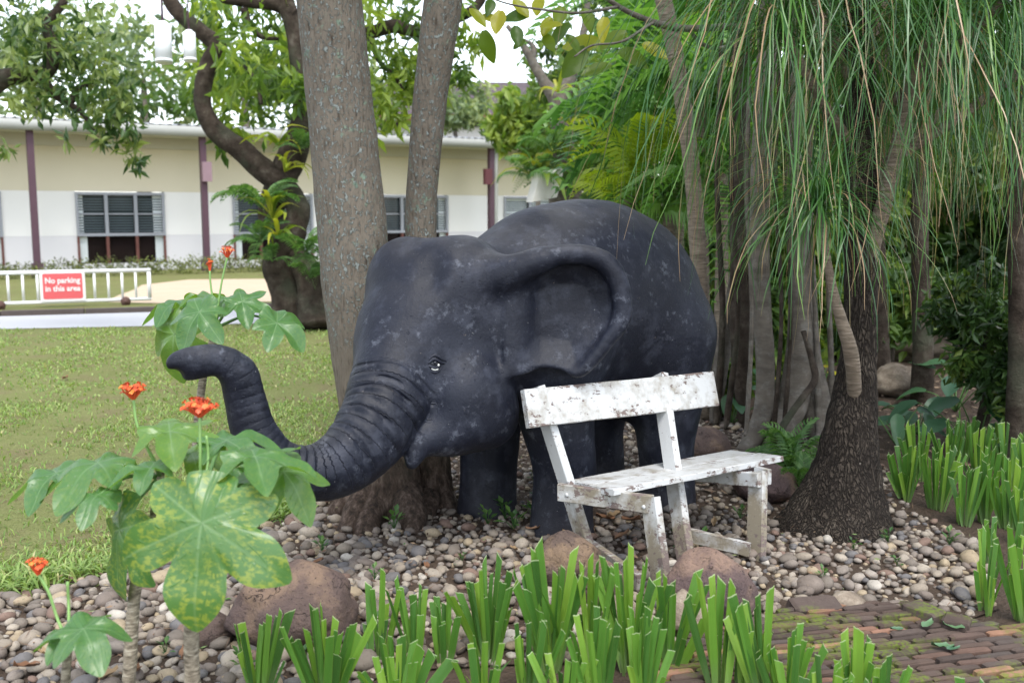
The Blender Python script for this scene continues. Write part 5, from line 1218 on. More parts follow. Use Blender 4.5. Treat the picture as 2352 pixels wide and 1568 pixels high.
trunk('stem', [(1708, 1000, 7.6, 8.0), (1702, 800, 7.6, 24.0), (1702, 500, 7.6, 25.6), (1700, 250, 7.6, 24.0), (1704, 0, 7.6, 24.0), (1706, -300, 7.6, 22.4)], m_dbark, t8, 16, 50, .12, 5, 6)
trunk('stem', [(1640, 1010, 7.8, 11.2), (1650, 880, 7.8, 17.6), (1668, 770, 7.8, 17.6), (1690, 640, 7.8, 16.0), (1700, 500, 7.8, 12.8)], m_smooth, t8, 14, 40, .1, 5, 7)
trunk('aerial_root', [(1775, 1040, D8 - .6, 9.6), (1800, 975, D8 - .55, 8.8), (1850, 905, D8 - .45, 8.0), (1872, 870, D8 - .35, 8.0), (1866, 830, D8 - .3, 7.2), (1845, 760, D8 - .25, 6.4)], m_dbark, t8, 10, 30, .2, 12, 9)
for k, (x0, x1, y1, dd, rr_) in enumerate([(1690, 1672, 985, 7.3, 5), (1722, 1716, 1000, 6.8, 4), (1790, 1778, 1020, 6.75, 4), (1868, 1880, 1010, 6.9, 5), (1655, 1648, 975, 7.7, 6), (1900, 1912, 1000, 7.2, 5), (1812, 1800, 1030, 6.7, 3.5)]):
    trunk('aerial_root', [(x0 + 6, -150, dd, rr_), (x0, 150, dd, rr_), (x0 - 8, 430, dd, rr_ * 1.1), (x0 + 5, 720, dd, rr_ * 1.2), (x1, y1 - 40, dd - .05, rr_ * 1.5), (x1 - 6, y1, dd - .12, rr_ * .8)], m_smooth if k % 2 else m_dbark, t8, 7, 30, .2, 8, k)
for i, (a, b_, d, r_, lab) in enumerate([(2120, 500, 8.6, 19, 'grey trunk standing behind the hanging leaves right of the dark trunk'), (2020, 470, 9.2, 20, 'thin dim trunk between the dark trunk and the large pale rock'), (2338, 400, 6.3, 17, 'dark bent trunk at the right picture edge')]):
    g = Vector((*at(a, 900, d).xy, -.02)); t = thing('tree', lab, 'tree', g); P, R = pxpath([(a, 800, d, r_ * 1.2), (a - 8, b_, d, r_), (a + 6, 100, d, r_ * .9), (a - 10, -300, d, r_ * .8)])
    obj('trunk', tube_me('trunk', [g] + P, [R[0] * 1.3] + R, seg=12, n=40, rough=.12, freq=4, seed=i), m_dbark, t)
# dark shrubs and trees closing the view
SHR = [(1420, 420, 95, 14.0, m_midleaf, .16, 'round clipped shrub left of the yellow green palm'), (1640, 560, 130, 11.5, m_midleaf, .20, 'dark shrub between the elephant rump and the slender trunk'), (1760, 560, 170, 12.5, m_midleaf, .22, 'dark shrub behind the grey fig stems'),
       (1950, 620, 190, 11.5, m_midleaf, .22, 'dark shrub behind the dark flaring trunk'), (2140, 480, 200, 12.0, m_midleaf, .24, 'tall dark shrub right of the dark flaring trunk'), (2330, 540, 190, 10.5, m_dkleaf, .20, 'tall dark shrub at the right picture edge'),
       (2262, 735, 120, 6.9, m_dkleaf, .085, 'dense small leaved dark shrub above the cut leaf bed at the right'), (2370, 830, 110, 6.5, m_dkleaf, .085, 'small leaved dark shrub cut by the right picture edge'), (1660, 900, 55, 8.0, m_midleaf, .11, 'leafy low shrub with pink flowers behind the bench back'), (1780, 750, 90, 9.5, m_midleaf, .14, 'mid green low shrub behind the fig roots'), (2040, 700, 90, 9.5, m_midleaf, .14, 'low green shrub behind the large pale rock')]
for i, (a, b_, r_, d, mt, ls, lab) in enumerate(SHR):
    c_ = at(a, b_, d); rr = r_ / F * d; g = Vector((c_.x, c_.y, 0)); t = thing('shrub', lab, 'shrub', g, 'shrubs of the dark garden')
    obj('stem', tube_me('stem', [g + Vector((0, 0, -.02)), g.lerp(c_, .5) + Vector((.05, 0, 0)), c_], [.05, .04, .02], seg=8, n=10, rough=.1), m_dbark, t)
    q = random.Random(200 + i); lo = max(.15, c_.z - rr)
    bl = [(Vector((c_.x + q.uniform(-.7, .7) * rr, c_.y + q.uniform(-.6, .6) * rr, q.uniform(lo, c_.z + rr * .8))), rr * q.uniform(.32, .52), 1.) for _ in range(12)]
    crown('foliage', bl, 100 + i, ls, mt, t, per=300 if i < 6 else 340, sub=10, aspect=.42)
BT = [(1380, 250, 150, 22, m_midleaf, 'loose green tree behind the pale forked tree'), (1560, 120, 230, 19, m_midleaf, 'tall green tree behind the palms'), (1780, 150, 260, 16, m_midleaf, 'tall dark tree behind the fig stems'), (2020, 180, 260, 15, m_dkleaf, 'tall dark tree behind the dark flaring trunk'), (2260, 160, 260, 14, m_midleaf, 'tall dark tree at the upper right'), (1900, 420, 240, 20, m_midleaf, 'green tree deep in the garden between the trunks'), (2200, 420, 260, 18, m_midleaf, 'green tree deep in the garden at the right'), (2480, 350, 260, 13, m_dkleaf, 'dark tree mostly outside the right picture edge')]
for i, (a, b_, r_, d, mt, lab) in enumerate(BT):
    c_ = at(a, b_, d); rr = r_ / F * d; g = Vector((c_.x, c_.y, 0)); t = thing('garden_tree', lab, 'tree', g, 'trees closing the right side of the garden')
    obj('trunk', tube_me('trunk', [g + Vector((0, 0, -.02)), g.lerp(c_, .5) + Vector((.1, 0, 0)), c_], [.2, .16, .06], seg=9, n=14, rough=.1), m_dbark, t)
    q = random.Random(300 + i)
    bl = [(c_ + Vector((q.uniform(-.8, .8), q.uniform(-.6, .6), q.uniform(-.8, .9))) * rr, rr * q.uniform(.28, .45), 1.) for _ in range(15)]
    crown('crown', bl, 400 + i, .26, mt, t, per=330, sub=11, aspect=.38, droop=.4)
# ================================================================ OVERHANGING BRANCH WITH LARGE YELLOW GREEN LEAVES
m_yl = leafmat('large_yellow_green_leaf', [(0, (.05, .11, .018)), (.4, (.12, .19, .02)), (.7, (.26, .29, .02)), (1, (.38, .36, .03))], .5, .35, orv=1., tcol=(1.5, 1.4, .4))
def oval_leaf(seed):
    r = random.Random(seed); n = 8; V = []; be = r.uniform(-.1, .35); fo = r.uniform(.1, .4)
    for i in range(n + 1):
        f = i / n; w = .23 * sin(pi * min(1, f * .93 + .05)) ** .75 * (1.1 - .25 * f)
        for j in (-1, -.5, 0, .5, 1): V.append((j * w, f, abs(j) * w * fo - be * f * f + .012 * sin(f * 14 + j * 2)))
    return npmesh('leaf', V, np.array([(i * 5 + j, i * 5 + j + 1, (i + 1) * 5 + j + 1, (i + 1) * 5 + j) for i in range(n) for j in range(4)]), np.zeros(5 * n + 5))
OV = [oval_leaf(s) for s in range(5)]
for m_ in OV: m_.materials.append(m_yl)
ob = thing('overhanging_branch', 'grey branch reaching in at the top with large yellow green leaves', 'branch', at(1680, 62, 6.4))
trunk('wood', [(1700, 60, 6.4, 8), (1600, 66, 6.3, 8), (1540, 62, 6.3, 8), (1480, 44, 6.2, 7), (1420, 15, 6.1, 6), (1360, -30, 6.0, 5)], m_smooth, ob, 10, 40, .1, 9)
trunk('wood', [(1700, 92, 6.4, 6), (1655, 112, 6.4, 5.5), (1610, 100, 6.35, 5), (1585, 72, 6.3, 4)], m_smooth, ob, 8, 24, .1, 9)
trunk('twig', [(1420, 16, 6.1, 4), (1330, 30, 5.8, 3), (1240, 22, 5.6, 3), (1170, 10, 5.4, 2), (1110, -10, 5.3, 2)], m_smooth, ob, 6, 24, .05, 9)
trunk('twig', [(1500, 52, 6.2, 4), (1430, 95, 6.0, 3), (1360, 105, 5.8, 2.5), (1320, 130, 5.7, 2)], m_smooth, ob, 6, 20, .05, 9)
LV = [(1112, 70, 75, 100, 80), (1150, 25, 70, 62, 95), (1100, 40, 60, 40, 30), (1185, 60, 60, 60, 90), (1250, 78, 52, 75, 62), (1215, 35, 60, 70, 170), (1265, 40, 55, 70, 110), (1310, 55, 70, 60, 140), (1345, 110, 95, 80, 128), (1380, 95, 90, 70, 175), (1420, 118, 80, 70, 20), (1290, 15, 65, 60, 100), (1340, 20, 60, 60, 75), (1080, 20, 60, 55, 60), (1205, 90, 42, 50, 120), (1440, 75, 70, 60, 150), (1475, 100, 70, 60, 40), (1390, 40, 60, 60, 95), (1180, 0, 60, 60, 60), (1240, -10, 60, 60, 90), (1300, 80, 55, 50, 60), (1405, 150, 75, 50, 160), (1630, 120, 50, 40, 80), (1660, 150, 40, 30, 50), (1240, 60, 60, 40, 30), (1130, 0, 50, 50, 110)]
for i, (a, b_, L, el, ang) in enumerate(LV):
    d = 5.35 + .9 * (a - 1080) / 400 + rnd.uniform(-.15, .15); th = radians(ang); c_ = at(a, b_, d); s = L / F * d
    yd = at(a + 50 * cos(th), b_ + 50 * sin(th), d) - c_
    obj('leaf', OV[i % 5], None, ob, frame(c_, (rnd.uniform(-.4, .4), -sin(radians(el)), cos(radians(el)) + .05), yd) @ Matrix.Diagonal((s * 1.15, s, s, 1)))
# ================================================================ THE DARK FLARING TREE WITH HANGING LEAVES
D9 = 5.25
pt = thing('ponytail_tree', 'dark barked tree with a broad flaring foot and long hanging grassy leaves', 'tree', gr(1925, 1225))
trunk('trunk', [(1918, 1262, D9, 175), (1922, 1220, D9, 142), (1932, 1160, D9, 108), (1944, 1080, D9, 78), (1955, 980, D9, 60), (1966, 880, D9, 47), (1975, 760, D9, 39), (1977, 560, D9, 38), (1976, 350, D9, 37), (1972, 120, D9, 33), (1966, -60, D9, 28), (1960, -260, D9, 22)], m_rough, pt, 48, 110, .07, 9, 5, flare_fn(.10, 5, 1, .12))
trunk('limb', [(1985, 640, D9, 18), (2008, 545, D9 - .05, 20), (2035, 450, D9 - .1, 19), (2065, 330, D9 - .15, 19), (2090, 230, D9 - .2, 19), (2122, 130, D9 - .3, 18), (2152, 40, D9 - .4, 17), (2172, -70, D9 - .5, 15)], m_ring, pt, 12, 50, .06, 12, 3)
trunk('limb', [(1962, 905, D9 - .08, 16), (1960, 860, D9 - .16, 17), (1952, 800, D9 - .26, 17), (1932, 735, D9 - .33, 14), (1914, 670, D9 - .38, 11), (1900, 600, D9 - .42, 10), (1886, 520, D9 - .45, 10), (1880, 478, D9 - .45, 9)], m_ring, pt, 12, 40, .06, 12, 4)
m_strand = leafmat('hanging_strap_leaf', [(0, (.022, .072, .020)), (.45, (.042, .125, .028)), (.8, (.085, .20, .036)), (1, (.16, .27, .045))], .25, .32, spec=.5, tip=(.34, .23, .13))
def strand(r, c_, az, el, L, w, stiff, tint, dry):
    n = 11; p = Vector(c_); d = Vector((cos(az) * cos(el), sin(az) * cos(el), sin(el))); pts = [p.copy()]; st = L / n
    sway = Vector((r.uniform(-.25, .25), r.uniform(-.25, .25), 0))
    for i in range(n):
        f = i / n; d = (d + Vector((0, 0, -1)) * (1 - stiff) * (.36 + .6 * f) + sway * .26).normalized(); d = (d + Vector((r.gauss(0, .07), r.gauss(0, .07), r.gauss(0, .04)))).normalized(); d = (d + Vector((r.uniform(-1, 1), r.uniform(-1, 1), -.3)) * .7).normalized() if r.random() < .025 else d; p = p + d * st; pts.append(p.copy())
    V = []; dr = []; side = Vector((-sin(az), cos(az), 0)); 
    if r.random() < .5: side = (side + Vector((r.uniform(-.8, .8), r.uniform(-.8, .8), 0))).normalized()
    tw = r.uniform(-.9, .9)
    for i, q in enumerate(pts):
        f = i / n; ww = w * (.5 + .5 * min(1, f * 5)) * (1 - f ** 3 * .85) * .5; s_ = Matrix.Rotation(tw * f, 3, 'Z') @ side
        V += [q - s_ * ww, q + Vector((0, 0, -ww * .3)), q + s_ * ww]; k = max(0, min(1, (f - (1 - dry)) * 5)); dr += [k] * 3
    Fq = [(i * 3 + j, i * 3 + j + 1, (i + 1) * 3 + j + 1, (i + 1) * 3 + j) for i in range(n) for j in range(2)]
    return [tuple(v) for v in V], Fq, tint, dr
TUF = [(1880, 476, D9 - .46, 270, (-.1, 1.35), (.40, .90), .60, 90), (1800, 70, 5.0, 190, (-.1, 1.2), (.8, 1.9), .52, 40), (1835, -70, 5.05, 230, (-.2, 1.1), (.9, 2.15), .5, 40), (2150, 30, D9 - .45, 310, (-.2, 1.2), (.8, 1.95), .5, 46), (2310, 0, 4.75, 200, (-.3, 1.1), (.7, 1.5), .5, 40), (2060, -120, 5.6, 270, (-.2, 1.0), (1.0, 1.9), .46, 20), (2250, 150, 5.9, 270, (-.2, 1.1), (.8, 1.5), .5, 8), (1800, -120, 5.5, 100, (-.2, 1.0), (.7, 1.6), .5, 8), (2400, 120, 5.2, 90, (-.3, 1.1), (.9, 1.6), .5, 4), (2020, 230, 6.0, 170, (-.2, 1.2), (.6, 1.2), .55, 0)]
r9 = random.Random(5)
for ti, (a, b_, d, n, el, Ls, stf, nparts) in enumerate(TUF):
    c_ = at(a, b_, d); mb = MB(); DR = []; V_all = []
    if ti not in (0, 3):
        tr_ = at(1975 + (a - 1975) * .12, max(b_ + 260, 40), D9); obj('limb', tube_me('limb', [tr_, tr_.lerp(c_, .5) + Vector((0, 0, -.03)), c_], [.03, .026, .022], seg=8, n=14, rough=.06, freq=12), m_ring, pt)
    rows = []
    for i in range(n):
        s = strand(r9, c_ + Vector((r9.uniform(-.03, .03), r9.uniform(-.03, .03), r9.uniform(-.05, .05))), r9.uniform(0, 2 * pi), r9.uniform(*el), r9.uniform(*Ls), r9.uniform(.0045, .0100), stf * r9.uniform(.7, 1.2), min(.999, max(0, r9.gauss(.45, .25))), r9.choice([0, 0, 0, .15, .3, .9 if r9.random() < .4 else .2]))
        rows.append((min(v[1] for v in s[0]), s))
    rows.sort(key=lambda x: x[0])
    for k, (_, (V, Fq, t, dr)) in enumerate(rows):
        if k < nparts: obj('hanging_leaf', npmesh('hanging_leaf', V, np.array(Fq), np.full(len(V), t), extra={'dry': dr}), m_strand, pt)
        else: mb.add(V, Fq, t); DR += dr
    me = npmesh('leaf_mass', np.concatenate(mb.V), np.concatenate(mb.F4), np.concatenate(mb.T), extra={'dry': DR}); tag(obj('leaf_mass', me, m_strand, pt), kind='stuff')
# ================================================================ PEBBLES
m_peb, nt, b = newmat('river_pebble'); p = wpos(nt); t = mth(nt, 'FRACT', mth(nt, 'ADD', att(nt, 'tint'), orand(nt)))
c = ramp(nt, t, [(0., (.18, .15, .125)), (.15, (.33, .275, .215)), (.32, (.20, .16, .135)), (.45, (.42, .36, .29)), (.56, (.14, .135, .14)), (.66, (.42, .33, .215)), (.75, (.25, .21, .18)), (.86, (.21, .13, .10)), (.91, (.36, .31, .265)), (.96, (.55, .50, .43))], 'CONSTANT')
n1 = noise(nt, p, 22, 5); n2 = noise(nt, p, 140, 3)
c = mix(nt, n1, mix(nt, .55, c, (.04, .032, .026)), mix(nt, .10, c, (.55, .48, .38)))
c = mix(nt, ramp(nt, n2, [(.58, 0.), (.72, .5)]), c, (.06, .05, .042))
setp(b, nt, color=c, rough=.8, spec=.22, normal=bump(nt, mth(nt, 'ADD', n1, mth(nt, 'MULTIPLY', n2, .5)), .5, .006))
PEB_POLY = [tuple(gr(a, b_).xy) for a, b_ in [(-330, 1412), (-150, 1395), (0, 1376), (80, 1366), (150, 1350), (330, 1314), (480, 1266), (600, 1220), (690, 1194), (770, 1140), (900, 1075), (1060, 1020), (1200, 965), (1350, 925), (1600, 930), (1700, 985), (1850, 1010), (2040, 1080), (2090, 1180), (2190, 1215), (2262, 1290), (2290, 1400), (2215, 1432), (2100, 1412), (1960, 1402), (1800, 1405), (1720, 1470), (1560, 1500), (1400, 1520), (1150, 1530), (930, 1545), (760, 1590), (640, 1640), (560, 1800), (-500, 1800)]]
pbed = sheet('pebble_bed', [(x, y, 0) for x, y in PEB_POLY], .010, m_soil, 'bed of loose river pebbles under the statue and bench', .4, .04)
AV = [((.32 + .0, 0, 0), 0)]
avoid = [(EF(.40, .28, 0)[:2], .15), (EF(.42, -.28, 0)[:2], .15), (EF(-.44, .28, 0)[:2], .15), (EF(-.44, -.28, 0)[:2], .15), (at(895, 1210, 5.42).xy, .24), (at(1000, 1190, 5.62).xy, .15), (at(1922, 1210, D9).xy, .30)] + [((o.location.x, o.location.y), o.dimensions.x * .40) for o in BOULD]
PM = []
for s in range(10):
    q = random.Random(s); V, Fc = rock(2, 60 + s, .20, 1.0, (1, q.uniform(.55, .9), q.uniform(.36, .62)), .22 if s % 3 else .04, .03); PM.append((V, Fc))
PM1 = []
for s in range(6):
    q = random.Random(s + 50); V, Fc = rock(1, 80 + s, .18, 1.0, (1, q.uniform(.65, .9), q.uniform(.45, .66)), .1); PM1.append((V, Fc))
pr = random.Random(77); STN = []
def scatter(step, rmin, rmax, z0, keep):
    xs = [x for x, y in PEB_POLY]; ys = [y for x, y in PEB_POLY]; y = min(ys)
    while y < max(ys):
        st = step * (1 if y < 5.2 else 1.25); x = min(xs)
        while x < max(xs):
            X, Y = x + pr.uniform(-.5, .5) * st, y + pr.uniform(-.5, .5) * st; x += st
            if pr.random() > keep or not inpoly(X, Y, PEB_POLY): continue
            if any((X - c_[0]) ** 2 + (Y - c_[1]) ** 2 < r_ * r_ for c_, r_ in avoid): continue
            if Y < 3.0 or abs(X) > Y * .62 + .3: continue
            r_ = rmin + (rmax - rmin) * pr.random() ** 1.8
            mul = 1.15 if X < -.5 else (.95 if Y < 5 else .85)
            if pr.random() < .03: mul *= 1.6
            STN.append((X, Y, z0 + r_ * .35, r_ * mul, pr.uniform(0, 2 * pi), pr.uniform(-.35, .35), pr.uniform(-.35, .35), pr.random()))
        y += st
scatter(.046, .015, .031, .004, .95); scatter(.070, .019, .050, .018, .82)
def shown(S): # apparent size, for choosing the pebbles that are parts
    return S[3] / max(1., S[1]) * (1 if abs(S[0]) < S[1] * .5 else .3) * (1.2 if S[2] > .03 else .8) * (.2 if (S[1] < 3.55 and S[0] > -.55) else 1)
STN.sort(key=shown, reverse=True)
PME = []
for V, Fc in PM:
    me = npmesh('pebble', V, Fc, np.zeros(len(V))); me.materials.append(m_peb); PME.append(me)
for i, S in enumerate(STN[:300]):
    m_ = Matrix.Translation(S[:3]) @ Matrix.Rotation(S[4], 4, 'Z') @ Matrix.Rotation(S[5], 4, 'X') @ Matrix.Rotation(S[6], 4, 'Y') @ Matrix.Diagonal((S[3], S[3], S[3], 1))
    o = obj('pebble', PME[i % 10], None, None, m_); o.parent = pbed
VV = []; FF = []; TT = []; nv = 0
for i, S in enumerate(STN[300:]):
    V, Fc = (PM[i % 10] if S[1] < 4.6 else PM1[i % 6]); R_ = (Matrix.Rotation(S[4], 3, 'Z') @ Matrix.Rotation(S[5], 3, 'X') @ Matrix.Rotation(S[6], 3, 'Y'))
    VV.append(V @ np.array(R_).T * S[3] + np.array(S[:3])); FF.append(Fc + nv); TT.append(np.full(len(V), S[7])); nv += len(V)
o = obj('pebbles', npmesh('pebbles', np.concatenate(VV), np.concatenate(FF), np.concatenate(TT)), m_peb); o.parent = pbed; tag(o, kind='stuff')
# ================================================================ BRICK PATH
m_brick, nt, b = newmat('old_brick'); p = wpos(nt); r_ = orand(nt); n1 = noise(nt, p, 14, 6, .65)
c = ramp(nt, r_, [(0., (.07, .05, .042)), (.35, (.115, .075, .058)), (.62, (.095, .075, .066)), (.84, (.19, .10, .068)), (.95, (.38, .20, .13)), (1., (.32, .17, .10))])
c = mix(nt, n1, mix(nt, .62, c, (.025, .022, .02)), mix(nt, .05, c, (.38, .30, .25)))
ms = mth(nt, 'MULTIPLY', ramp(nt, noise(nt, p, 4.2, 5), [(.50, 0.), (.60, 1.)]), ramp(nt, noise(nt, p, 60, 4), [(.40, 0.), (.56, 1.)]))
c = mix(nt, mth(nt, 'MULTIPLY', ms, .7), c, (.12, .17, .018))
setp(b, nt, color=c, rough=.9, spec=.2, normal=bump(nt, n1, .8, .01))
m_moss, nt, b = newmat('moss'); p = wpos(nt); n1 = noise(nt, p, 4.2, 5); n2 = noise(nt, p, 90, 3)
setp(b, nt, color=mix(nt, ramp(nt, n1, [(.46, 0.), (.56, 1.)]), (.03, .024, .018), mix(nt, n2, (.10, .16, .012), (.26, .33, .03))), rough=1., spec=.1, normal=bump(nt, n2, 1., .02))
BP = [tuple(gr(a, b_).xy) for a, b_ in [(1535, 1490), (1640, 1462), (1740, 1450), (1830, 1412), (1960, 1404), (2085, 1404), (2130, 1428), (2215, 1446), (2352, 1462), (2600, 1480), (2600, 1760), (1500, 1760)]]
path = sheet('brick_path', [(x, y, 0) for x, y in BP], .030, m_moss, 'mossy path of bricks laid on edge', .3, .0)
bth = radians(13); bu = Vector((cos(bth), sin(bth), 0)); bv = Vector((-sin(bth), cos(bth), 0)); o0 = gr(1540, 1600); brs = random.Random(4)
BM = []
for s in range(6):
    q = random.Random(s); bm = bmesh.new(); bmesh.ops.create_cube(bm, size=1); bmesh.ops.bevel(bm, geom=bm.edges[:], offset=.10, segments=1, affect='EDGES')
    for v in bm.verts: v.co += Vector((q.uniform(-.03, .03), q.uniform(-.05, .05), q.uniform(-.04, .04)))
    me = bpy.data.meshes.new('brick'); bm.to_mesh(me); bm.free(); me.materials.append(m_brick); BM.append(me)
BRK = []; row = -12
BL_, BW_ = .155, .032
while row < 52:
    k = -4; offs = brs.uniform(0, .05) + (.5 * BL_ if row % 2 else 0)
    while k < 14:
        q = o0 + bu * (k * (BL_ + .006) + offs) + bv * (row * (BW_ + .007)); k += 1
        if not inpoly(q.x, q.y, BP) or q.y < 3.0 or abs(q.x) > q.y * .56 + .15: continue
        m_ = Matrix.Translation((q.x, q.y, .022 + brs.uniform(-.006, .007))) @ Matrix.Rotation(bth + brs.uniform(-.035, .035), 4, 'Z') @ Matrix.Rotation(brs.uniform(-.05, .05), 4, 'X') @ Matrix.Rotation(brs.uniform(-.02, .02), 4, 'Y') @ Matrix.Diagonal((BL_ * brs.uniform(.93, 1.0), BW_ * brs.uniform(.9, 1.02), .05, 1))
        BRK.append((q.length, m_, brs.choice(BM)))
    row += 1
BRK.sort(key=lambda x: x[0])
for _, m_, me in BRK[:296]:
    o = obj('brick', me, None, None, m_); o.parent = path
if len(BRK) > 296:
    mb = MB()
    for _, m_, me in BRK[296:]:
        V = np.array([tuple(m_ @ v.co) for v in me.vertices])
        for p_ in me.polygons:
            pass
        o4 = [tuple(p_.vertices) for p_ in me.polygons if len(p_.vertices) == 4]; o3 = [tuple(p_.vertices) for p_ in me.polygons if len(p_.vertices) == 3]
        n0 = mb.n; mb.add(V, o4, .5)
        if o3: mb.F3.append(np.array(o3) + n0)
    o = obj('bricks', mb.mesh('bricks', False), m_brick); o.parent = path; tag(o, kind='stuff')
# edging bricks lying along the far right side and a loose broken brick
for a, b_ in (((2085, 1398), (2160, 1428)), ((2165, 1432), (2228, 1444))):
    A_, B_ = gr(*a, .04), gr(*b_, .04); c_ = (A_ + B_) / 2; d = B_ - A_
    o = obj('brick', BM[0], None, None, Matrix.Translation(c_) @ Matrix.Rotation(atan2(d.y, d.x), 4, 'Z') @ Matrix.Diagonal((d.length * 1.02, .10, .07, 1))); o.parent = path; o['label'] = 'dark edging brick along the path'
A_ = gr(1868, 1398, .03); rbk = tag(obj('broken_brick', BM[2], None, None, Matrix.Translation(A_) @ Matrix.Rotation(.12, 4, 'Z') @ Matrix.Rotation(.2, 4, 'X') @ Matrix.Diagonal((.20, .10, .07, 1))), 'loose grooved brick beside the smooth beige stone at the path edge', 'brick')
A_ = gr(1722, 1440, .05); tag(obj('loose_brick', BM[3], None, None, Matrix.Translation(A_) @ Matrix.Rotation(.5, 4, 'Z') @ Matrix.Diagonal((.16, .08, .05, 1))), 'loose brick at the left corner of the path', 'brick')
# ================================================================ GRASS, WEEDS, LITTER
m_grass = leafmat('grass_blade', [(0, (.11, .19, .04)), (.5, (.22, .33, .085)), (.85, (.36, .44, .15)), (1, (.46, .43, .21))], .35, .45)
gg = np.random.default_rng(3)
def grass():
    lp = [(x, y) for x, y, _ in lawn_poly]; pts = []
    for y0, y1, dens, h in ((3.4, 4.6, 3200, .050), (4.6, 6.0, 2600, .042), (6.0, 8.5, 1700, .038), (8.5, 14.6, 600, .038)):
        n = int((y1 - y0) * 12 * dens); Y = gg.uniform(y0, y1, n); X = gg.uniform(-9.0, 3.0, n); k = (np.abs(X) < Y * .56 + .2); X, Y = X[k], Y[k]
        # even-odd test, vectorised
        ins = np.zeros(len(X), bool); j = len(lp) - 1
        for i in range(len(lp)):
            xi, yi = lp[i]; xj, yj = lp[j]; c_ = ((yi > Y) != (yj > Y)) & (X < (xj - xi) * (Y - yi) / (yj - yi + 1e-12) + xi); ins ^= c_; j = i
        X, Y = X[ins], Y[ins]
        pat = np.array([mnoise.noise(Vector((a * 1.3, b_ * 1.3, 5))) for a, b_ in zip(X, Y)])
        k = gg.random(len(X)) < np.clip(.62 + pat * 1.5, .10, 1); pts.append(np.column_stack([X[k], Y[k], np.full(k.sum(), h), pat[k]]))
    P = np.concatenate(pts); n = len(P); az = gg.uniform(0, 2 * pi, n); ln = gg.uniform(.6, 1.3, n) * P[:, 2]; tl_ = gg.uniform(.2, 1.15, n); w = gg.uniform(.0028, .0055, n) * (1 + .15 * (P[:, 1] > 6) + .6 * (P[:, 1] > 8.5))
    d = np.column_stack([np.cos(az) * np.sin(tl_), np.sin(az) * np.sin(tl_), np.cos(tl_)]); s = np.column_stack([-np.sin(az), np.cos(az), np.zeros(n)])
    b0 = np.column_stack([P[:, :2], np.full(n, .004)]); m1 = b0 + d * (ln * .6)[:, None]; e = b0 + d * ln[:, None] + np.column_stack([np.cos(az), np.sin(az), -np.ones(n) * .6]) * (ln * .22)[:, None]
    V = np.stack([b0 - s * w[:, None] * .6, b0 + s * w[:, None] * .6, m1 + s * w[:, None], m1 - s * w[:, None], e], 1).reshape(-1, 3)
    i5 = np.arange(n)[:, None] * 5; T = np.repeat(np.clip(gg.normal(.45, .25, n) + P[:, 3] * .25, 0, .999), 5)
    tag(obj('grass', npmesh('grass', V, [i5 + np.array([0, 1, 2, 3]), i5 + np.array([3, 2, 4])], T, False), m_grass), 'short blades of the mown lawn', kind='stuff')
    # longer tufts along the pebble edge
    VV = []; TT = []; q = random.Random(8); n = 0; F4 = []
    for k in range(len(LAWN_EDGE) - 1):
        A_, B_ = LAWN_EDGE[k], LAWN_EDGE[k + 1]
        if A_.x < -2.9 or A_.x > .2: continue
        for i in range(int((B_ - A_).length * (420 if A_.x < -.8 else 160))):
            c_ = A_.lerp(B_, q.random()) + Vector((q.gauss(-.02, .05), q.gauss(.06, .09), 0)); az = q.uniform(0, 6.28); tl_ = q.uniform(.3, 1.2); L = q.uniform(.06, .13); w = q.uniform(.004, .0075)
            d = Vector((cos(az) * sin(tl_), sin(az) * sin(tl_), cos(tl_))); s = Vector((-sin(az), cos(az), 0)); m1 = c_ + d * L * .55; e = c_ + d * L + Vector((cos(az), sin(az), -1)) * L * .25
            VV += [c_ - s * w * .5, c_ + s * w * .5, m1 + s * w, m1 - s * w, e + s * .001, e - s * .001]; F4 += [(n, n + 1, n + 2, n + 3), (n + 3, n + 2, n + 4, n + 5)]; TT += [min(.99, max(0, q.gauss(.5, .2)))] * 6; n += 6
    tag(obj('grass_edge', npmesh('grass_edge', [tuple(v) for v in VV], np.array(F4), TT, False), m_grass), 'longer grass tufts along the pebble edge', kind='stuff')
grass()
# hedge along the building
hd = thing('hedge', 'low straggly clipped hedge along the foot of the long building', 'hedge', fp(6, 0, 2.4))
bl = []; q = random.Random(1); s = SL + 1
while s < fac(1000, 600)[0]:
    bl.append((fp(s, q.uniform(.12, .30), 2.4 + q.uniform(-.2, .2)), (.36, .36, .20), 1.)); s += .28
m_hedge = leafmat('hedge_leaf', [(0, (.06, .065, .03)), (.5, (.12, .15, .045)), (1, (.22, .25, .07))], .3, .6)
crown('foliage', bl, 9, .085, m_hedge, hd, per=150, sub=8, aspect=.5, droop=0, spread=.6)
# fallen leaves
m_dead, nt, b = newmat('dead_leaf'); setp(b, nt, color=ramp(nt, orand(nt), [(0, (.16, .075, .035)), (.4, (.24, .12, .06)), (.7, (.20, .14, .09)), (1, (.30, .20, .10))]), rough=.7)
m_litg, nt, b = newmat('fallen_green_leaf'); setp(b, nt, color=ramp(nt, orand(nt), [(0, (.04, .10, .05)), (1, (.10, .18, .08))]), rough=.5)
def dead_mesh(s):
    q = random.Random(s); n = 6; V = []
    for i in range(n + 1):
        f = i / n; w = .19 * sin(pi * (f * .9 + .06)) ** .8
        for j in (-1, 0, 1): V.append((j * w, f - .5, (.12 * abs(j) * q.uniform(.4, 1.6)) + .18 * (f - .5) ** 2 * q.uniform(.5, 2)))
    return npmesh('fallen_leaf', V, np.array([(i * 3 + j, i * 3 + j + 1, (i + 1) * 3 + j + 1, (i + 1) * 3 + j) for i in range(n) for j in range(2)]))
DM = [dead_mesh(s) for s in range(5)]; DG = [dead_mesh(s + 9) for s in range(3)]
for m_ in DM: m_.materials.append(m_dead)
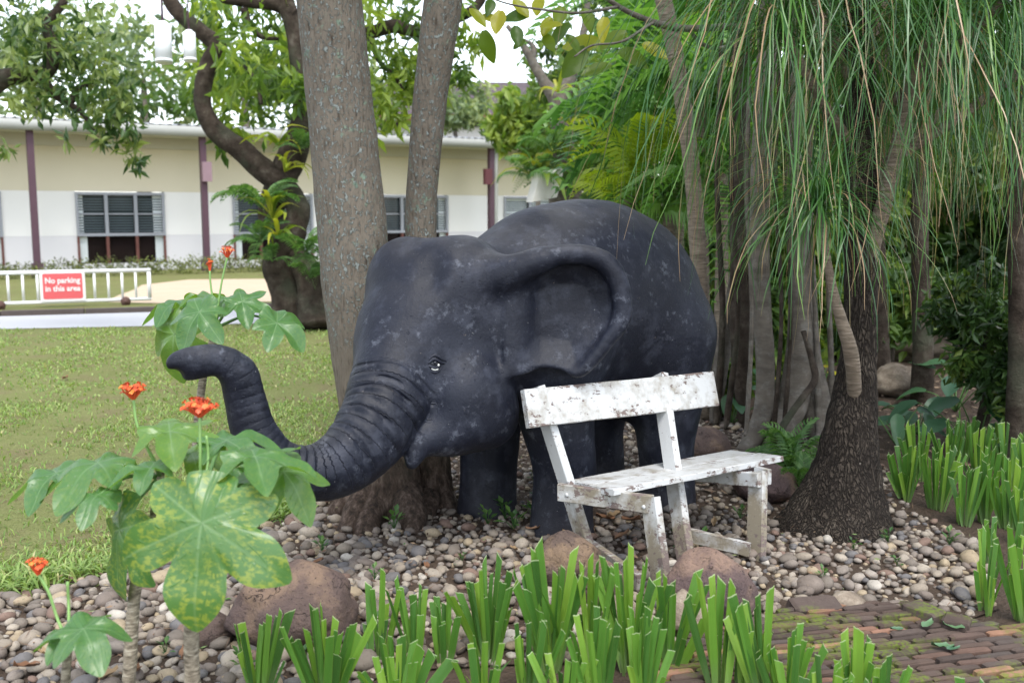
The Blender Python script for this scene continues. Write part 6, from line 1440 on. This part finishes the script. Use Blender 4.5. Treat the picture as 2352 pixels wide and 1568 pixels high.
for m_ in DG: m_.materials.append(m_litg)
q = random.Random(31)
spots = [(310, 1545, .12), (1410, 1185, .13), (1450, 1195, .12), (1390, 1190, .10), (1310, 1230, .1), (1540, 1335, .07), (980, 1300, .07), (1255, 1255, .07), (100, 1500, .10), (250, 1550, .09), (330, 1310, .08), (60, 1530, .09), (1225, 1215, .08), (1180, 1260, .07), (1640, 1200, .08), (730, 1290, .06), (1430, 1230, .09), (420, 1500, .07)]
for i, (a, b_, L) in enumerate(spots):
    tag(obj('fallen_leaf', DM[i % 5], None, None, Matrix.Translation(gr(a, b_, .055)) @ Matrix.Rotation(q.uniform(0, 6.3), 4, 'Z') @ Matrix.Rotation(q.uniform(-.3, .3), 4, 'X') @ Matrix.Diagonal((L, L, L, 1))), 'dry reddish brown leaf lying on the pebbles', 'leaf', 'dry brown leaves lying on the pebbles')
for i, (a, b_, L, z) in enumerate([(2130, 1435, .09, .055), (2190, 1440, .08, .055), (2165, 1485, .08, .055), (2190, 1490, .06, .055), (2060, 1445, .05, .055), (150, 868, .12, .03)]):
    if i == 5: tag(obj('fallen_leaf', DM[1], None, None, Matrix.Translation(gr(a, b_, z)) @ Matrix.Diagonal((L, L, L, 1))), 'single pale leaf lying on the lawn', 'leaf')
    else: tag(obj('fallen_leaf', DG[i % 3], None, None, Matrix.Translation(gr(a, b_, z)) @ Matrix.Rotation(q.uniform(0, 6.3), 4, 'Z') @ Matrix.Diagonal((L, L, L, 1))), 'torn green leaf lying on the brick path', 'leaf', 'green leaves lying on the brick path')
# leaf litter on the dark soil at the right
gl = np.random.default_rng(12); V, f, T = [], [], []
def litter():
    n = 5200; Y = gl.uniform(5.6, 10.5, n); X = gl.uniform(.6, 6.2, n); k = (X < Y * .56 + .3) & (X > Y * .17); X, Y = X[k], Y[k]; n = len(X); az = gl.uniform(0, 6.28, n); L = gl.uniform(.03, .08, n); W_ = L * .45
    a = np.column_stack([np.cos(az), np.sin(az), gl.uniform(-.2, .4, n)]); s = np.column_stack([-np.sin(az), np.cos(az), gl.uniform(-.3, .3, n)]); c_ = np.column_stack([X, Y, gl.uniform(.012, .03, n)])
    V = np.stack([c_ - a * L[:, None] * .5, c_ + s * W_[:, None] * .5, c_ + a * L[:, None] * .5, c_ - s * W_[:, None] * .5], 1).reshape(-1, 3)
    m_, nt, b = newmat('leaf_litter'); setp(b, nt, color=ramp(nt, att(nt, 'tint'), [(0, (.05, .032, .022)), (.5, (.12, .08, .055)), (1, (.24, .17, .11))]), rough=.9)
    tag(obj('leaf_litter', npmesh('leaf_litter', V, np.arange(n)[:, None] * 4 + np.arange(4), np.repeat(gl.random(n), 4), False), m_), 'brown leaf litter on the soil of the garden', kind='stuff')
litter()
def bits():
    g = np.random.default_rng(44); n = 2600; Y = g.uniform(3.2, 6.6, n); X = g.uniform(-2.3, 2.6, n)
    k = np.array([inpoly(a, b_, PEB_POLY) for a, b_ in zip(X, Y)]); X, Y = X[k], Y[k]; n = len(X); az = g.uniform(0, 6.28, n); tw = g.random(n) < .45
    L = np.where(tw, g.uniform(.03, .10, n), g.uniform(.012, .035, n)); W_ = np.where(tw, .0025, L * .4)
    a = np.column_stack([np.cos(az), np.sin(az), g.uniform(-.2, .3, n)]); s = np.column_stack([-np.sin(az), np.cos(az), g.uniform(-.5, .5, n)]); c_ = np.column_stack([X, Y, g.uniform(.045, .068, n)])
    V = np.stack([c_ - a * L[:, None] * .5, c_ + s * W_[:, None] * .5, c_ + a * L[:, None] * .5, c_ - s * W_[:, None] * .5], 1).reshape(-1, 3)
    m_, nt, b = newmat('dry_bits'); setp(b, nt, color=ramp(nt, att(nt, 'tint'), [(0, (.06, .035, .022)), (.6, (.17, .10, .06)), (.85, (.28, .20, .12)), (1, (.08, .15, .04))]), rough=.9)
    tag(obj('leaf_bits', npmesh('leaf_bits', V, np.arange(n)[:, None] * 4 + np.arange(4), np.repeat(g.random(n), 4), False), m_), 'dry leaf bits and twigs scattered over the pebbles', kind='stuff')
bits()
# weeds between the pebbles
def weed_mesh(s, nl, L):
    q = random.Random(s); mb = MB()
    for i in range(nl):
        az = q.uniform(0, 6.28); el = q.uniform(.15, 1.1); d = Vector((cos(az) * cos(el), sin(az) * cos(el), sin(el))); sd = Vector((-sin(az), cos(az), 0)); h = q.uniform(0, .6) * L; c_ = Vector((0, 0, h)); l = L * q.uniform(.5, 1.)
        v_, f_ = tube([(0, 0, 0), c_ + d * l * .4], [.002, .0015], 3); mb.add(v_, f_, .3)
        p0 = c_ + d * l * .4; mb.add([tuple(p0), tuple(p0 + d * l * .35 + sd * l * .18), tuple(p0 + d * l * .7 - Vector((0, 0, l * .12))), tuple(p0 + d * l * .35 - sd * l * .18)], [(0, 1, 2, 3)], q.random())
    return mb.mesh('weed', False)
m_weed = leafmat('weed_leaf', [(0, (.03, .08, .025)), (.5, (.06, .14, .035)), (1, (.12, .22, .05))], .35, .45)
WM = [weed_mesh(s, 9 + s, .07) for s in range(5)]
for m_ in WM: m_.materials.append(m_weed)
for i, (a, b_, s) in enumerate([(1120, 1205, 1.2), (1160, 1190, 1.6), (1180, 1215, 1.5), (905, 1215, 1.3), (1085, 1165, .9), (1225, 1190, 1.2), (1565, 1262, 1.4), (1610, 1255, 1.3), (1230, 1110, 1.), (740, 1265, .9), (860, 1330, .8), (1060, 1290, .7), (870, 1440, .8), (560, 1540, 1.), (700, 1520, .9), (800, 1515, .9), (380, 1500, .8), (1700, 1190, 1.), (1800, 1090, 1.4), (2040, 1245, .9), (2180, 1250, 1.), (2060, 1300, .7), (500, 1390, .8), (1890, 1330, .7), (1960, 1260, .7), (950, 1190, 1.), (1235, 1160, 1.1)]):
    tag(obj('weed', WM[i % 5], None, None, Matrix.Translation(gr(a, b_, .03)) @ Matrix.Rotation(q.uniform(0, 6.3), 4, 'Z') @ Matrix.Diagonal((s, s, s, 1))), 'little green weed sprouting between the pebbles', 'weed', 'weeds sprouting between the pebbles')
# ferns and broad leaves at the foot of the trees on the right
rosette('fern', 'light green fern beside the foot of the dark flaring trunk', 'fern', gr(1815, 1085, .05), .38, 14, FR, 'frond', seed=77, el=(.2, 1.2))
rosette('fern', 'small fern under the right end of the bench seat', 'fern', gr(1835, 1130, .05), .30, 10, FR, 'frond', seed=78, el=(.2, 1.2))
m_aro = leafmat('broad_garden_leaf', [(0, (.035, .10, .05)), (1, (.07, .16, .075))], .3, .4, orv=1.)
AR = [m.copy() for m in OV]
for m_ in AR: m_.materials.clear(); m_.materials.append(m_aro)
m_croton = leafmat('yellow_croton_leaf', [(0, (.38, .38, .03)), (1, (.55, .46, .05))], .3, .4, orv=1.); CRM = [m.copy() for m in OV]
for m_ in CRM: m_.materials.clear(); m_.materials.append(m_croton)
for i, (a, b_, s, n, ms, lab) in enumerate([(2060, 985, .34, 7, AR, 'blue green broad leaved plant right of the dark flaring trunk'), (2195, 905, .55, 11, AR, 'broad leaved plant in front of the small leaved dark shrub'), (2110, 960, .32, 8, AR, 'small broad leaved plant on the leaf litter'), (1680, 935, .34, 10, AR, 'broad leaved plant between the bench back and the grey fig'), (1815, 905, .30, 9, CRM, 'yellow leaved plant glowing behind the grey fig stems'), (1890, 850, .28, 8, CRM, 'yellow leaved plant left of the dark flaring trunk'), (2245, 985, .5, 9, AR, 'broad leaved plant behind the crowded cut leaf bed'), (1700, 860, .4, 8, AR, 'leafy plant behind the right end of the bench back')]):
    rosette('broad_leaf_plant', lab, 'plant', gr(a, b_ + 40, .04), s, n, ms, 'leaf', seed=500 + i, el=(.2, 1.2), az=(0, 2 * pi)) if False else None
    root = thing('broad_leaf_plant', lab, 'plant', gr(a, b_ + 40, .0)); qq = random.Random(600 + i); c0 = gr(a, b_ + 40, .0)
    for k in range(n):
        az = qq.uniform(0, 6.28); el = qq.uniform(.5, 1.3); d = Vector((cos(az) * cos(el), sin(az) * cos(el), sin(el))); L = s * qq.uniform(.5, 1.1); e = c0 + d * L
        lf = obj('leaf', qq.choice(ms), None, root, frame(e, (cos(az) * .3 + qq.uniform(-.2, .2), sin(az) * .3 - .3, .9), (cos(az), sin(az), -.35)) @ Matrix.Diagonal((s * .6, s * .5, s * .5, 1)))
        obj('stalk', tube_me('stalk', [c0, c0.lerp(e, .6) + Vector((0, 0, .03)), e], [.006, .005, .004], seg=5, n=8), m_pet, lf)
